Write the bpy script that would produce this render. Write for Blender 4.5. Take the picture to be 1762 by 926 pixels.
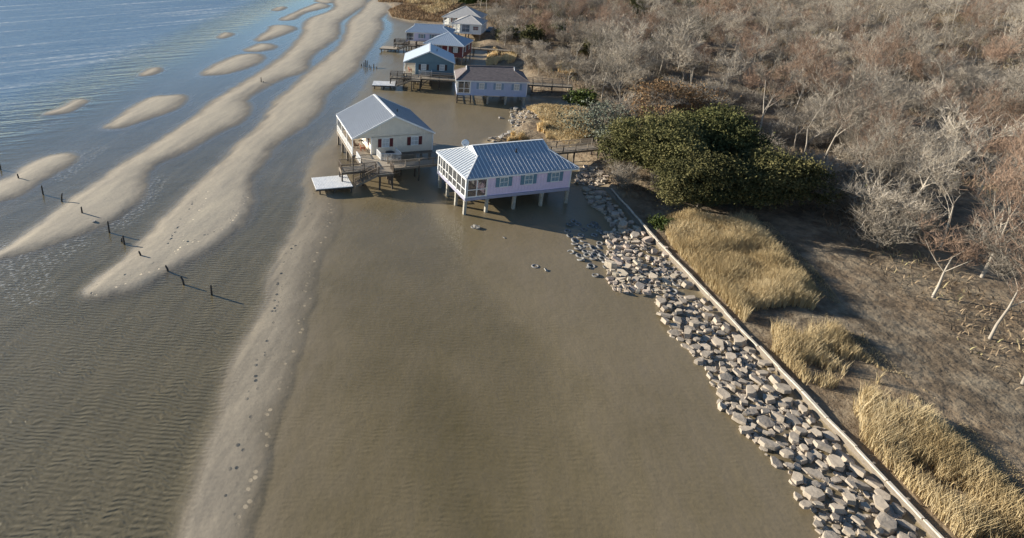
import bpy, math, random
import numpy as np
from mathutils import Vector, Matrix
random.seed(7); rng = np.random.default_rng(7)
for o in list(bpy.data.objects): bpy.data.objects.remove(o)
SC = bpy.context.scene; C = SC.collection
R = math.radians

# ---------------------------------------------------------------- camera, sky, sun, exposure
F, CX, CY, YH, CH = 1020.0, 600.0, 253.0, -120.0, 31.0      # measured from the photograph (its own pixels)
TH = math.atan((CY - YH) / F)
cam = bpy.data.cameras.new('camera'); co = bpy.data.objects.new('camera', cam); C.objects.link(co)
cam.sensor_width = 36; cam.lens = F / 1762 * 36
cam.shift_x = (881 - CX) / 1762; cam.shift_y = -(463 - CY) / 1762
cam.clip_start = 0.5; cam.clip_end = 6000
co.location = (0, 0, CH); co.rotation_euler = (math.pi / 2 - TH, 0, 0)
SC.camera = co
SUN_EL, SUN_AZ = 17.0, -65.0
world = bpy.data.worlds.new("World"); SC.world = world; world.use_nodes = True
wn = world.node_tree.nodes; wl = world.node_tree.links
sky = wn.new('ShaderNodeTexSky'); sky.sky_type = 'NISHITA'; sky.sun_disc = False
sky.sun_elevation = R(SUN_EL); sky.sun_rotation = R(SUN_AZ); sky.altitude = 0; sky.air_density = 1.0; sky.dust_density = 0.1; sky.ozone_density = 4.0
wl.new(sky.outputs[0], wn['Background'].inputs[0]); wn['Background'].inputs[1].default_value = 0.074
sl = bpy.data.lights.new('sun', 'SUN'); sl.energy = 5.0; sl.angle = R(0.5); sl.color = (1.0, 0.93, 0.81)
so = bpy.data.objects.new('sun', sl); C.objects.link(so)
sd = Vector((math.sin(R(SUN_AZ)) * math.cos(R(SUN_EL)), math.cos(R(SUN_AZ)) * math.cos(R(SUN_EL)), math.sin(R(SUN_EL))))
so.rotation_euler = sd.to_track_quat('Z', 'Y').to_euler(); so.location = sd * 200
SC.view_settings.view_transform = 'Standard'; SC.view_settings.look = 'None'; SC.view_settings.gamma = 1; SC.view_settings.exposure = 0.95
SC.cycles.max_bounces = 6; SC.cycles.transparent_max_bounces = 8; SC.cycles.use_denoising = True

def at(px, py, z=0.0):      # where a measured photograph pixel meets the height z
    x = (px - CX) / F; y = -(py - CY) / F
    r = (x, math.cos(TH) + y * math.sin(TH), -math.sin(TH) + y * math.cos(TH))
    t = (z - CH) / r[2]
    return (r[0] * t, r[1] * t)

# ---------------------------------------------------------------- materials
MATS = {}
def set_ramp(node, st):
    e = node.color_ramp.elements
    e[0].position = st[0][0]; e[0].color = (*st[0][1], 1); e[-1].position = st[-1][0]; e[-1].color = (*st[-1][1], 1)
    for p, c in st[1:-1]: x = e.new(p); x.color = (*c, 1)
def mat(name, col, rough=0.7, metal=0.0, var=0.0, scale=3.0, col2=None, bump=0.0, bscale=None, rnd=0.0, spec=0.5, stretch=None):
    if name in MATS: return MATS[name]
    m = bpy.data.materials.new(name); m.use_nodes = True; n = m.node_tree.nodes; l = m.node_tree.links
    b = n['Principled BSDF']; b.inputs['Roughness'].default_value = rough; b.inputs['Metallic'].default_value = metal
    b.inputs['Specular IOR Level'].default_value = spec
    b.inputs['Base Color'].default_value = (*col, 1)
    tc = n.new('ShaderNodeTexCoord'); vec = tc.outputs['Object']
    if stretch:
        mp = n.new('ShaderNodeMapping'); mp.inputs['Scale'].default_value = stretch; l.new(vec, mp.inputs[0]); vec = mp.outputs[0]
    out = None
    if var or col2:
        tx = n.new('ShaderNodeTexNoise'); tx.inputs['Scale'].default_value = scale; tx.inputs['Detail'].default_value = 5; tx.inputs['Roughness'].default_value = 0.65
        l.new(vec, tx.inputs['Vector'])
        c2 = col2 or tuple(c * (1 - var) for c in col)
        c1 = col if col2 else tuple(min(1, c * (1 + var)) for c in col)
        rp = n.new('ShaderNodeValToRGB'); rp.color_ramp.elements[0].position = 0.32; rp.color_ramp.elements[1].position = 0.68
        rp.color_ramp.elements[0].color = (*c2, 1); rp.color_ramp.elements[1].color = (*c1, 1)
        l.new(tx.outputs['Fac'], rp.inputs[0]); out = rp.outputs[0]
        l.new(out, b.inputs['Base Color'])
    if rnd:
        oi = n.new('ShaderNodeObjectInfo'); hv = n.new('ShaderNodeHueSaturation')
        mr = n.new('ShaderNodeMapRange'); mr.inputs['To Min'].default_value = 1 - rnd; mr.inputs['To Max'].default_value = 1 + rnd
        l.new(oi.outputs['Random'], mr.inputs[0]); l.new(mr.outputs[0], hv.inputs['Value'])
        mh = n.new('ShaderNodeMath'); mh.operation = 'MULTIPLY_ADD'; mh.inputs[1].default_value = 0.03; mh.inputs[2].default_value = 0.485
        mu = n.new('ShaderNodeMath'); mu.operation = 'FRACT'; m7 = n.new('ShaderNodeMath'); m7.operation = 'MULTIPLY'; m7.inputs[1].default_value = 7.3
        l.new(oi.outputs['Random'], m7.inputs[0]); l.new(m7.outputs[0], mu.inputs[0]); l.new(mu.outputs[0], mh.inputs[0]); l.new(mh.outputs[0], hv.inputs['Hue'])
        if out: l.new(out, hv.inputs['Color'])
        else: hv.inputs['Color'].default_value = (*col, 1)
        l.new(hv.outputs[0], b.inputs['Base Color'])
    if bump:
        tb = n.new('ShaderNodeTexNoise'); tb.inputs['Scale'].default_value = bscale or scale * 3; tb.inputs['Detail'].default_value = 4
        l.new(vec, tb.inputs['Vector']); bp = n.new('ShaderNodeBump'); bp.inputs['Strength'].default_value = 1; bp.inputs['Distance'].default_value = bump
        l.new(tb.outputs['Fac'], bp.inputs['Height']); l.new(bp.outputs[0], b.inputs['Normal'])
    MATS[name] = m; return m

def siding(name, col, pitch=0.3, rough=0.6, vertical=True):
    """painted boards: thin grooves every pitch metres along local x+y (vertical) or z"""
    if name in MATS: return MATS[name]
    m = mat(name, col, rough, var=0.06, scale=1.3); n = m.node_tree.nodes; l = m.node_tree.links; b = n['Principled BSDF']
    tc = n.new('ShaderNodeTexCoord'); sp = n.new('ShaderNodeSeparateXYZ'); l.new(tc.outputs['Object'], sp.inputs[0])
    if vertical:
        ad = n.new('ShaderNodeMath'); l.new(sp.outputs[0], ad.inputs[0]); l.new(sp.outputs[1], ad.inputs[1]); v = ad.outputs[0]
    else: v = sp.outputs[2]
    dv = n.new('ShaderNodeMath'); dv.operation = 'DIVIDE'; dv.inputs[1].default_value = pitch; l.new(v, dv.inputs[0])
    fr = n.new('ShaderNodeMath'); fr.operation = 'FRACT'; l.new(dv.outputs[0], fr.inputs[0])
    gt = n.new('ShaderNodeMath'); gt.operation = 'GREATER_THAN'; gt.inputs[1].default_value = 0.12; l.new(fr.outputs[0], gt.inputs[0])
    bp = n.new('ShaderNodeBump'); bp.inputs['Distance'].default_value = 0.02; l.new(gt.outputs[0], bp.inputs['Height']); l.new(bp.outputs[0], b.inputs['Normal'])
    return m

WHITE = mat('white_paint', (0.78, 0.77, 0.74), 0.5, var=0.05, scale=2)
WOOD = mat('weathered_wood', (0.20, 0.165, 0.125), 0.85, var=0.3, scale=4, bump=0.004, stretch=(1, 1, 3))
BWOOD = mat('brown_deck_timber', (0.13, 0.098, 0.07), 0.85, var=0.3, scale=4)
DWOOD = mat('dark_wood', (0.075, 0.06, 0.048), 0.85, var=0.3, scale=4)
LWOOD = mat('sun_bleached_deck_boards', (0.42, 0.35, 0.26), 0.8, var=0.22, scale=5, stretch=(1, 6, 1))
CONC = mat('concrete_pile', (0.36, 0.33, 0.27), 0.85, var=0.25, scale=3, bump=0.006)
METROOF = mat('pale_standing_seam_metal', (0.30, 0.34, 0.39), 0.45, metal=0.0, spec=0.25, var=0.05, scale=0.8)
METROOF2 = mat('grey_metal_roof', (0.34, 0.365, 0.40), 0.45, metal=0.0, spec=0.25, var=0.04, scale=0.8)
WROOF = mat('white_metal_roof', (0.45, 0.50, 0.55), 0.45, metal=0.0, spec=0.25, var=0.04, scale=0.8)
SHIN = mat('brown_shingles', (0.20, 0.16, 0.145), 0.9, col2=(0.10, 0.085, 0.085), scale=2.2, bump=0.02, bscale=6, stretch=(0.7, 1.6, 1))
SHIN2 = mat('grey_shingles', (0.46, 0.44, 0.41), 0.85, col2=(0.36, 0.34, 0.32), scale=2.2, bump=0.01)
GLASS = mat('window_glass', (0.14, 0.17, 0.20), 0.12, var=0.4, scale=1.6, spec=0.8)
CURT = mat('curtained_window_glass', (0.48, 0.50, 0.50), 0.25, var=0.15, scale=3)
LAV = siding('lavender_boards', (0.72, 0.59, 0.74), 0.4)
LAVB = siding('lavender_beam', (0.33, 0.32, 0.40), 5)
CREAM = siding('cream_siding', (0.72, 0.65, 0.53), 0.3)
BLUEG = siding('slate_blue_siding', (0.13, 0.215, 0.26), 0.25)
PERI = siding('periwinkle_siding', (0.38, 0.45, 0.62), 0.3)
REDS = siding('barn_red_siding', (0.15, 0.035, 0.04), 0.3)
LILAC = siding('pale_lilac_siding', (0.58, 0.55, 0.70), 0.3)
WHS = siding('white_siding', (0.80, 0.79, 0.75), 0.3)
SHB = mat('slate_blue_shutter', (0.13, 0.24, 0.31), 0.6, var=0.1)
SHR = mat('dark_red_shutter', (0.11, 0.018, 0.02), 0.6, var=0.1)
SHD = mat('dark_brown_shutter', (0.05, 0.035, 0.035), 0.6)
SHP = mat('muted_blue_shutter', (0.20, 0.30, 0.42), 0.6)
SCREEN = mat('porch_screen', (0.06, 0.065, 0.07), 0.6)
_n = SCREEN.node_tree.nodes; _l = SCREEN.node_tree.links; _t = _n.new('ShaderNodeBsdfTransparent'); _x = _n.new('ShaderNodeMixShader'); _x.inputs[0].default_value = 0.5
_l.new(_t.outputs[0], _x.inputs[1]); _l.new(_n['Principled BSDF'].outputs[0], _x.inputs[2]); _l.new(_x.outputs[0], _n['Material Output'].inputs[0])
DARKM = mat('dark_metal', (0.03, 0.03, 0.035), 0.5)

# ---------------------------------------------------------------- mesh builder
class MB:
    def __init__(s): s.v = []; s.f = []; s.m = []
    def add(s, vs, fs, mi=0):
        k = len(s.v); s.v += [tuple(v) for v in vs]; s.f += [tuple(i + k for i in f) for f in fs]; s.m += [mi] * len(fs); return s
    def box(s, x0, x1, y0, y1, z0, z1, mi=0):
        return s.add([(x0,y0,z0),(x1,y0,z0),(x1,y1,z0),(x0,y1,z0),(x0,y0,z1),(x1,y0,z1),(x1,y1,z1),(x0,y1,z1)],
                     [(0,3,2,1),(4,5,6,7),(0,1,5,4),(1,2,6,5),(2,3,7,6),(3,0,4,7)], mi)
    def beam(s, a, b, w, h, mi=0, up=(0, 0, 1)):
        a = Vector(a); b = Vector(b); d = (b - a).normalized(); u = Vector(up)
        if abs(d.dot(u)) > 0.98: u = Vector((1, 0, 0))
        c = d.cross(u).normalized() * w / 2; u = c.cross(d).normalized() * h / 2
        vs = [p + q for p in (a, b) for q in (-c - u, c - u, c + u, -c + u)]
        return s.add(vs, [(0,1,2,3),(7,6,5,4),(0,4,5,1),(1,5,6,2),(2,6,7,3),(3,7,4,0)], mi)
    def cyl(s, a, b, r0, r1=None, n=8, mi=0):
        r1 = r0 if r1 is None else r1
        a = Vector(a); b = Vector(b); d = (b - a).normalized(); c = d.orthogonal().normalized(); e = d.cross(c)
        vs = [p + (c * math.cos(t) + e * math.sin(t)) * r for p, r in ((a, r0), (b, r1)) for t in [2 * math.pi * i / n for i in range(n)]]
        fs = [(i, (i + 1) % n, n + (i + 1) % n, n + i) for i in range(n)] + [tuple(range(n))[::-1], tuple(range(n, 2 * n))]
        return s.add(vs, fs, mi)
    def slab(s, poly, t, mi=0):     # planar polygon thickened downwards
        n = len(poly); vs = [tuple(p) for p in poly] + [(p[0], p[1], p[2] - t) for p in poly]
        return s.add(vs, [tuple(range(n)), tuple(range(n, 2 * n))[::-1]] + [(i, i + n, (i + 1) % n + n, (i + 1) % n) for i in range(n)], mi)
    def build(s, name, mats, parent=None, loc=None, smooth=False):
        me = bpy.data.meshes.new(name); me.from_pydata(s.v, [], s.f)
        for m in (mats if isinstance(mats, (list, tuple)) else [mats]): me.materials.append(m)
        me.polygons.foreach_set('material_index', s.m)
        if smooth: me.polygons.foreach_set('use_smooth', [True] * len(s.f))
        me.update(); o = bpy.data.objects.new(name, me); C.objects.link(o)
        if parent: o.parent = parent
        if loc: o.location = loc
        return o
def npmesh(name, V, Fc, mats, parent=None, attr=None, link=True, mi=None):
    me = bpy.data.meshes.new(name); V = np.asarray(V, np.float32); Fc = np.asarray(Fc, np.int32); k = Fc.shape[1]
    me.vertices.add(len(V)); me.vertices.foreach_set('co', V.ravel()); me.loops.add(Fc.size); me.loops.foreach_set('vertex_index', Fc.ravel())
    me.polygons.add(len(Fc)); me.polygons.foreach_set('loop_start', np.arange(0, Fc.size, k, dtype=np.int32))
    for nm, a in (attr or {}).items():
        at_ = me.attributes.new(nm, 'FLOAT', 'POINT'); at_.data.foreach_set('value', np.asarray(a, np.float32))
    for m in (mats if isinstance(mats, (list, tuple)) else [mats]): me.materials.append(m)
    if mi is not None: me.polygons.foreach_set('material_index', mi)
    me.update(calc_edges=True)
    if not link: return me
    o = bpy.data.objects.new(name, me); C.objects.link(o)
    if parent: o.parent = parent
    return o
def tag(o, label=None, cat=None, group=None, kind=None):
    if label: o['label'] = label
    if cat: o['category'] = cat
    if group: o['group'] = group
    if kind: o['kind'] = kind
    return o
def empty(name, loc, yaw=0, **k):
    o = bpy.data.objects.new(name, None); C.objects.link(o); o.location = loc; o.rotation_euler = (0, 0, R(yaw)); o.empty_display_size = 0.3
    return tag(o, **k)
def copy_tree(o, parent=None):
    c = o.copy(); C.objects.link(c); c.parent = parent
    for ch in KIDS.get(o.name, []): copy_tree(ch, c)
    return c
KIDS = {}

# ---------------------------------------------------------------- noise helpers
def vnoise(x, y, s, seed=0):
    x = x / s + seed * 17.31; y = y / s + seed * 9.77
    xi = np.floor(x); yi = np.floor(y); fx = x - xi; fy = y - yi; fx = fx * fx * (3 - 2 * fx); fy = fy * fy * (3 - 2 * fy)
    h = lambda a, b: np.modf(np.abs(np.sin(a * 127.1 + b * 311.7 + seed * 3.1) * 43758.5453))[0]
    return (h(xi, yi) * (1 - fx) + h(xi + 1, yi) * fx) * (1 - fy) + (h(xi, yi + 1) * (1 - fx) + h(xi + 1, yi + 1) * fx) * fy
def fbm(x, y, s, seed=0, o=4):
    r = 0; a = 0.5
    for i in range(o): r = r + a * vnoise(x, y, s / 2 ** i, seed + i); a *= 0.5
    return r / (1 - 0.5 ** o) - 0.5
def sdist(P, poly):          # signed distance, positive inside
    x, y = P; d = np.full(x.shape, 1e18); ins = np.zeros(x.shape, bool); n = len(poly)
    for i in range(n):
        ax, ay = poly[i]; bx, by = poly[(i + 1) % n]; ex, ey = bx - ax, by - ay; wx = x - ax; wy = y - ay
        t = np.clip((wx * ex + wy * ey) / (ex * ex + ey * ey + 1e-12), 0, 1)
        d = np.minimum(d, (wx - t * ex) ** 2 + (wy - t * ey) ** 2)
        if ay != by: ins ^= ((ay > y) != (by > y)) & (x < (bx - ax) * (y - ay) / (by - ay) + ax)
    return np.where(ins, 1, -1) * np.sqrt(d)
def sst(a, b, x): t = np.clip((x - a) / (b - a), 0, 1); return t * t * (3 - 2 * t)
def smoothpoly(pts, it=2):
    for _ in range(it):
        q = []
        for i in range(len(pts)):
            a = pts[i]; b = pts[(i + 1) % len(pts)]
            q += [(a[0] * .75 + b[0] * .25, a[1] * .75 + b[1] * .25), (a[0] * .25 + b[0] * .75, a[1] * .25 + b[1] * .75)]
        pts = q
    return pts
G = lambda pts, it=1: smoothpoly([at(*p) for p in pts], it)

# ---------------------------------------------------------------- shapes of the shore (world metres, surveyed from the photograph)
BARS = [G(p) for p in [
 [(578,-14),(576,3),(582,14),(560,24),(537,31),(527,42),(526,59),(509,81),(492,98),(469,112),(439,135),(396,160),(368,177),(335,205),(307,225),(270,250),(219,281),(182,306),(146,331),(112,357),(84,379),(56,399),(28,416),(6,430),(-30,452),(-20,446),(28,434),(70,423),(93,417),(126,405),(157,394),(191,382),(219,362),(236,342),(239,323),(240,306),(253,290),(281,274),(309,263),(337,250),(368,230),(411,208),(424,194),(424,182),(413,174),(422,166),(447,152),(481,135),(517,124),(526,115),(523,104),(537,90),(559,76),(580,62),(578,42),(584,34),(600,25),(612,18),(625,10),(632,-4),(640,-20)],
 [(648,-14),(642,1),(631,8),(631,13),(624,22),(610,30),(601,42),(602,54),(597,68),(586,84),(573,95),(545,118),(530,129),(514,145),(500,159),(481,170),(467,194),(453,216),(425,239),(400,264),(373,292),(337,323),(309,351),(281,379),(253,413),(225,441),(191,466),(160,492),(148,506),(170,508),(196,505),(239,494),(267,477),(303,458),(337,438),(373,416),(400,395),(415,385),(426,362),(426,342),(423,322),(430,302),(448,282),(467,252),(495,230),(531,205),(551,187),(549,168),(566,151),(591,136),(610,118),(618,98),(632,79),(645,61),(656,45),(648,33),(659,25),(677,14),(668,7),(650,2),(660,-14)],
 [(-40,340),(0,316),(28,304),(56,283),(84,270),(110,266),(127,268),(124,280),(98,294),(67,310),(45,326),(22,338),(0,345),(-30,352)],
 [(183,217),(200,208),(217,194),(242,180),(268,167),(293,166),(314,164),(314,177),(298,188),(265,199),(236,208),(217,216),(200,219)],
 [(79,196),(102,188),(123,179),(136,171),(149,173),(134,182),(118,190),(98,195)],
 [(242,130),(256,120),(269,116),(271,121),(256,129)],
 [(347,129),(374,112),(408,97),(433,93),(450,97),(440,109),(408,121),(380,127)],
 [(424,88),(439,80),(453,75),(473,80),(455,88)],
 [(443,71),(455,61),(467,53),(470,44),(492,44),(507,49),(483,60),(461,68)],
 [(481,35),(509,22),(537,10),(550,5),(568,11),(542,17),(517,23),(503,34)],
 [(541,1),(560,-3),(575,4),(560,6)],
 [(376,66),(388,56),(397,58),(390,64)],
 [(470,18),(483,11),(491,13),(478,19)],
 [(530,-8),(560,-20),(590,-26),(565,-12)],
]]
STRIP = G([(505,560),(470,470),(457,507),(462,486),(482,444),(499,412),(519,374),(527,345),(524,322),(528,298),(548,262),(575,232),(600,200),(590,330),(590,347),(594,364),(584,387),(569,419),(554,454),(544,504),(530,560)][2:-1] + [(536,540),(500,700),(440,900),(390,1300),(240,1300),(320,900),(385,700),(432,560)])
# wet mud apron around the houses
MUD = G([(664,-10),(668,8),(668,20),(663,34),(680,45),(673,64),(660,79),(656,91),(653,109),(645,123),(632,143),(612,172),(590,205),(570,238),(545,265),(528,298),(548,345),(544,400),(536,450),(524,500),(505,570),(470,700),(420,900),(340,1300),(2600,1300),(1500,300),(1100,150),(900,60),(760,-10)], 1)
LAND = [(31.4, 5), (31.6, 23), (31.9, 40), (32.05, 47), (32.2, 54.4), (32.7, 63.4), (32.9, 68)] + [at(*p) for p in
 [(1022,306),(1003,290),(985,276),(962,262),(935,250),(900,246),(868,250),(850,252),(838,248),(846,240),(864,237),(880,228),(884,214),(889,202),(902,192),(925,188),(962,190),(978,184),(970,172),(930,167),(906,163),(898,148),(905,130),(880,118),(842,113),(836,100),(838,90),(822,84),(826,76),(820,68),(797,64),(780,58),(759,46),(735,42),(713,40),(702,38),(690,34),(677,31),(673,27),(670,20),(675,14),(668,7),(655,3),(662,-6)]] + [(40, 700), (60, 1500), (1500, 1500), (1500, 5)]

# ---------------------------------------------------------------- ground sheet and water
def polar(na, ratio, a0=-62, a1=80):
    inner = np.exp(np.arange(math.log(14), math.log(420), ratio)); outer = np.exp(np.linspace(math.log(425), math.log(3200), 24))
    r = np.concatenate([[2, 8], inner, outer]); a = np.radians(np.linspace(a0, a1, na))
    A, Rr = np.meshgrid(a, r); X = Rr * np.sin(A); Y = Rr * np.cos(A)
    i = np.arange((len(r) - 1) * na).reshape(len(r) - 1, na)[:, :-1].ravel()
    return X, Y, np.stack([i, i + 1, i + na + 1, i + na], 1)
def offshore(x, y):          # metres seaward of the outermost bars
    ax, ay = at(79, 205); bx, by = at(470, 12); L = math.hypot(bx - ax, by - ay)
    return ((x - ax) * (by - ay) - (y - ay) * (bx - ax)) / L
def height(x, y):
    wx = fbm(x, y, 9, 3) * 1.6 + fbm(x * .8 + y * .35, y, 2.6, 5) * 1.5 + fbm(x, y, .9, 6) * .4; wy = fbm(x, y, 9, 8) * 1.6 + fbm(x, y, 3, 9) * 1.2
    P = (x + wx * .5, y + wy * .5); bar = np.full(x.shape, -50.0)
    for b in BARS: bar = np.maximum(bar, sdist(P, b))
    st = sdist(P, STRIP); mud = sdist(P, MUD); land = sdist((x + fbm(x, y, 3, 11) * .9 * (y > 70), y), LAND)
    off = -offshore(x, y)
    far = np.clip(np.hypot(x, y) / 70, .7, 2.2)
    w = 1.6 * far; bar = bar + .55 * far
    trough = -0.09 - 0.05 * fbm(x, y, 14, 2) - 0.9 * sst(-14, 42, off) - 0.5 * sst(50, 300, off)
    hb = 0.20 * sst(-w * .45, w * 1.1, bar) + 0.10 * sst(0, 5, bar) + fbm(x * .6 + y * .4, y, 2.5, 21) * .035
    sb = sst(-w, w * .25, bar); h = trough * (1 - sb) + (hb - .02) * sb
    hs = 0.01 + 0.11 * sst(-1.6, 2.2, st) + fbm(x, y, 3, 31) * .03
    h = np.maximum(h, trough * (1 - sst(-1.6, .6, st)) + hs * sst(-1.6, .6, st))
    hm = 0.035 + fbm(x, y, 11, 41) * .07 + fbm(x, y, 2.5, 42) * .015
    basin = sst(-2, 12, sdist(P, BASIN) + fbm(x, y, 8, 61) * 5) * .075
    m = sst(-3.5, 2.5, mud); h = np.maximum(h, trough * (1 - m) + (hm - basin) * m)
    basin0 = sst(-3, 5, sdist(P, BASIN) + fbm(x, y, 7, 62) * 6 + fbm(x, y, 1.8, 63) * 2); h = np.where(basin0 > 0, h * (1 - basin0) + basin0 * (np.minimum(h, -.028 + fbm(x, y, 5, 44) * .03)), h)
    near = y < 69
    lw = np.where(near, .35, 3.2); lh = 1.0 + fbm(x, y, 22, 51) * .8 + fbm(x, y, 4, 52) * .25
    lh = np.where(y < 66, lh * (.45 + .55 * sst(33.5, 39, x)), lh)
    lm = sst(-0.4, 1, land / lw) ; h = h * (1 - lm) + lh * lm
    return h, bar, st, mud, land, off
BASIN = G([(598,350),(600,336),(650,330),(740,345),(765,365),(800,400),(840,450),(880,500),(990,640),(1100,900),(1250,1300),(560,1300),(560,900),(545,640),(562,500),(576,440),(592,400)])
X, Y, FC = polar(760, 0.0055)
H_, bar, st_, mud_, land_, off_ = height(X, Y)
foot = np.zeros(X.shape)
for pl, wd in (([(400,448),(430,452),(448,400),(478,360),(515,330)], 0), ):
    pass
def pline(P, pts, wd):
    x, y = P; d = np.full(x.shape, 1e9)
    for a, b in zip(pts[:-1], pts[1:]):
        (ax, ay), (bx, by) = a, b; ex, ey = bx - ax, by - ay; t = np.clip(((x - ax) * ex + (y - ay) * ey) / (ex * ex + ey * ey), 0, 1)
        d = np.minimum(d, np.hypot(x - ax - t * ex, y - ay - t * ey))
    return 1 - sst(wd * .6, wd, d)
foot = np.maximum(foot, pline((X, Y), [at(*p) for p in [(540,330),(545,380),(525,425),(512,470),(505,520),(480,640),(440,860)]], 2.0) * sst(.3, 1.2, st_))
foot = np.maximum(foot, pline((X, Y), [at(*p) for p in [(424,340),(405,372),(385,395),(345,415),(310,425),(292,440),(272,462)]], .38))
foot = np.maximum(foot, pline((X, Y), [at(*p) for p in [(352,335),(320,385),(300,425),(278,455),(240,470),(205,488),(170,500)]], .8))
cov = sst(-.4, 1.2, land_)
mudm = sst(-4, 3, mud_)

def ground_material():
    m = bpy.data.materials.new('tidal_flat_and_shore_ground'); m.use_nodes = True; n = m.node_tree.nodes; l = m.node_tree.links; b = n['Principled BSDF']
    def N(t, **k):
        x = n.new(t)
        for a, v in k.items(): setattr(x, a, v)
        return x
    def math_(op, a, b_=None, c=None, clamp=False):
        x = N('ShaderNodeMath', operation=op, use_clamp=clamp)
        for i, v in enumerate((a, b_, c)):
            if v is None: continue
            if isinstance(v, (int, float)): x.inputs[i].default_value = v
            else: l.new(v, x.inputs[i])
        return x.outputs[0]
    def attr(nm): x = N('ShaderNodeAttribute', attribute_name=nm); return x.outputs['Fac']
    def noise(sc, det=5, vec=None, rough=.6):
        x = N('ShaderNodeTexNoise'); x.inputs['Scale'].default_value = sc; x.inputs['Detail'].default_value = det; x.inputs['Roughness'].default_value = rough
        l.new(vec or geo.outputs['Position'], x.inputs['Vector']); return x.outputs['Fac']
    def ramp(v, *st):
        x = N('ShaderNodeValToRGB'); set_ramp(x, st)
        l.new(v, x.inputs[0]); return x.outputs[0]
    def mix(f, a, b_, mode='MIX'):
        x = N('ShaderNodeMix', data_type='RGBA', blend_type=mode)
        if isinstance(f, (int, float)): x.inputs[0].default_value = f
        else: l.new(f, x.inputs[0])
        for i, v in ((6, a), (7, b_)):
            if isinstance(v, tuple): x.inputs[i].default_value = (*v, 1)
            else: l.new(v, x.inputs[i])
        return x.outputs[2]
    geo = N('ShaderNodeNewGeometry'); sp = N('ShaderNodeSeparateXYZ'); l.new(geo.outputs['Position'], sp.inputs[0]); z = sp.outputs[2]
    mp = N('ShaderNodeMapping'); mp.vector_type = 'TEXTURE'; mp.inputs['Rotation'].default_value = (0, 0, R(74)); mp.inputs['Scale'].default_value = (6, .9, 1); l.new(geo.outputs['Position'], mp.inputs[0])
    streak = noise(.9, 6, mp.outputs[0])
    zz = math_('ADD', z, math_('MULTIPLY', math_('SUBTRACT', streak, .5), .17))
    sand = ramp(math_('MULTIPLY_ADD', zz, 2.2, .32), (0.0, (0.185, 0.155, 0.098)), (0.20, (0.205, 0.172, 0.115)), (0.36, (0.205, 0.172, 0.122)), (.50, (.25, .212, .156)), (.64, (.33, .282, .212)), (.85, (.375, .325, .246)), (1, (.40, .348, .262)))
    sand = mix(.9, sand, ramp(streak, (.25, (.84, .84, .86)), (.75, (1.16, 1.13, 1.07))), 'MULTIPLY'); sand = mix(.8, sand, ramp(noise(3.5, 6), (.3, (.9, .9, .9)), (.7, (1.1, 1.09, 1.07))), 'MULTIPLY')
    mud = mix(noise(.35, 6), ramp(noise(.12, 5), (.3, (.098, .074, .032)), (.7, (.225, .172, .098))), (.20, .158, .105))
    mud = mix(ramp(math_('MULTIPLY_ADD', zz, 4, .5), (0, (0, 0, 0)), (1, (1, 1, 1))), mix(.5, mud, (.155, .118, .034)), mix(.5, mud, (.225, .178, .115)))
    col = mix(attr('mud'), sand, mud)
    deep = math_('MULTIPLY', math_('SUBTRACT', -.25, z), 1.6, clamp=True)
    col = mix(deep, col, (.075, .09, .085))
    grs = ramp(noise(.55, 7, rough=.7), (.28, (.045, .036, .024)), (.44, (.13, .095, .058)), (.56, (.21, .165, .108)), (.72, (.31, .25, .165)))
    grs = mix(ramp(noise(.06, 3), (.4, (0, 0, 0)), (.6, (.7, .7, .7))), grs, mix(.5, grs, (.30, .20, .11)))
    col = mix(attr('land'), col, grs)
    l.new(col, b.inputs['Base Color'])
    wet = ramp(math_('MULTIPLY_ADD', zz, 3.2, .36), (0, (.22, .22, .22)), (.42, (.36, .36, .36)), (.62, (.75, .75, .75)), (1, (.9, .9, .9)))
    rw = mix(attr('mud'), wet, ramp(math_('MULTIPLY_ADD', zz, 5, .3), (0, (.2, .2, .2)), (1, (.5, .5, .5)))); rw = mix(attr('land'), rw, (.95, .95, .95)); l.new(rw, b.inputs['Roughness'])
    b.inputs['Specular IOR Level'].default_value = .45
    vo = N('ShaderNodeTexVoronoi'); vo.inputs['Scale'].default_value = 1.75; vo.inputs['Randomness'].default_value = .9; l.new(geo.outputs['Position'], vo.inputs['Vector'])
    dimple = math_('MULTIPLY', math_('MULTIPLY', math_('LESS_THAN', vo.outputs['Distance'], .26), -0.15), attr('foot'))
    rp = N('ShaderNodeMapping'); rp.inputs['Rotation'].default_value = (0, 0, R(8)); rp.inputs['Scale'].default_value = (.35, 4.2, 1); l.new(geo.outputs['Position'], rp.inputs[0])
    wv = N('ShaderNodeTexWave', wave_type='BANDS', bands_direction='Y'); wv.inputs['Scale'].default_value = .85; wv.inputs['Distortion'].default_value = 11; wv.inputs['Detail'].default_value = 3; wv.inputs['Detail Scale'].default_value = .6
    rp2 = N('ShaderNodeMapping'); rp2.inputs['Rotation'].default_value = (0, 0, R(10)); l.new(geo.outputs['Position'], rp2.inputs[0]); l.new(rp2.outputs[0], wv.inputs['Vector'])
    rip = math_('MULTIPLY', wv.outputs['Fac'], math_('MULTIPLY', ramp(math_('MULTIPLY_ADD', zz, 6, .6), (0, (1, 1, 1)), (1, (.12, .12, .12))), .035))
    rip = math_('MULTIPLY', math_('MULTIPLY', rip, math_('MULTIPLY_ADD', attr('mud'), -.7, 1)), math_('MULTIPLY', noise(.22, 3), 1.8))
    hh = math_('ADD', math_('ADD', dimple, rip), math_('MULTIPLY', noise(1.4, 6), math_('MULTIPLY_ADD', attr('land'), .35, .035)))
    bp = N('ShaderNodeBump'); bp.inputs['Strength'].default_value = 1; bp.inputs['Distance'].default_value = 1; l.new(hh, bp.inputs['Height']); l.new(bp.outputs[0], b.inputs['Normal'])
    return m
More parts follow.
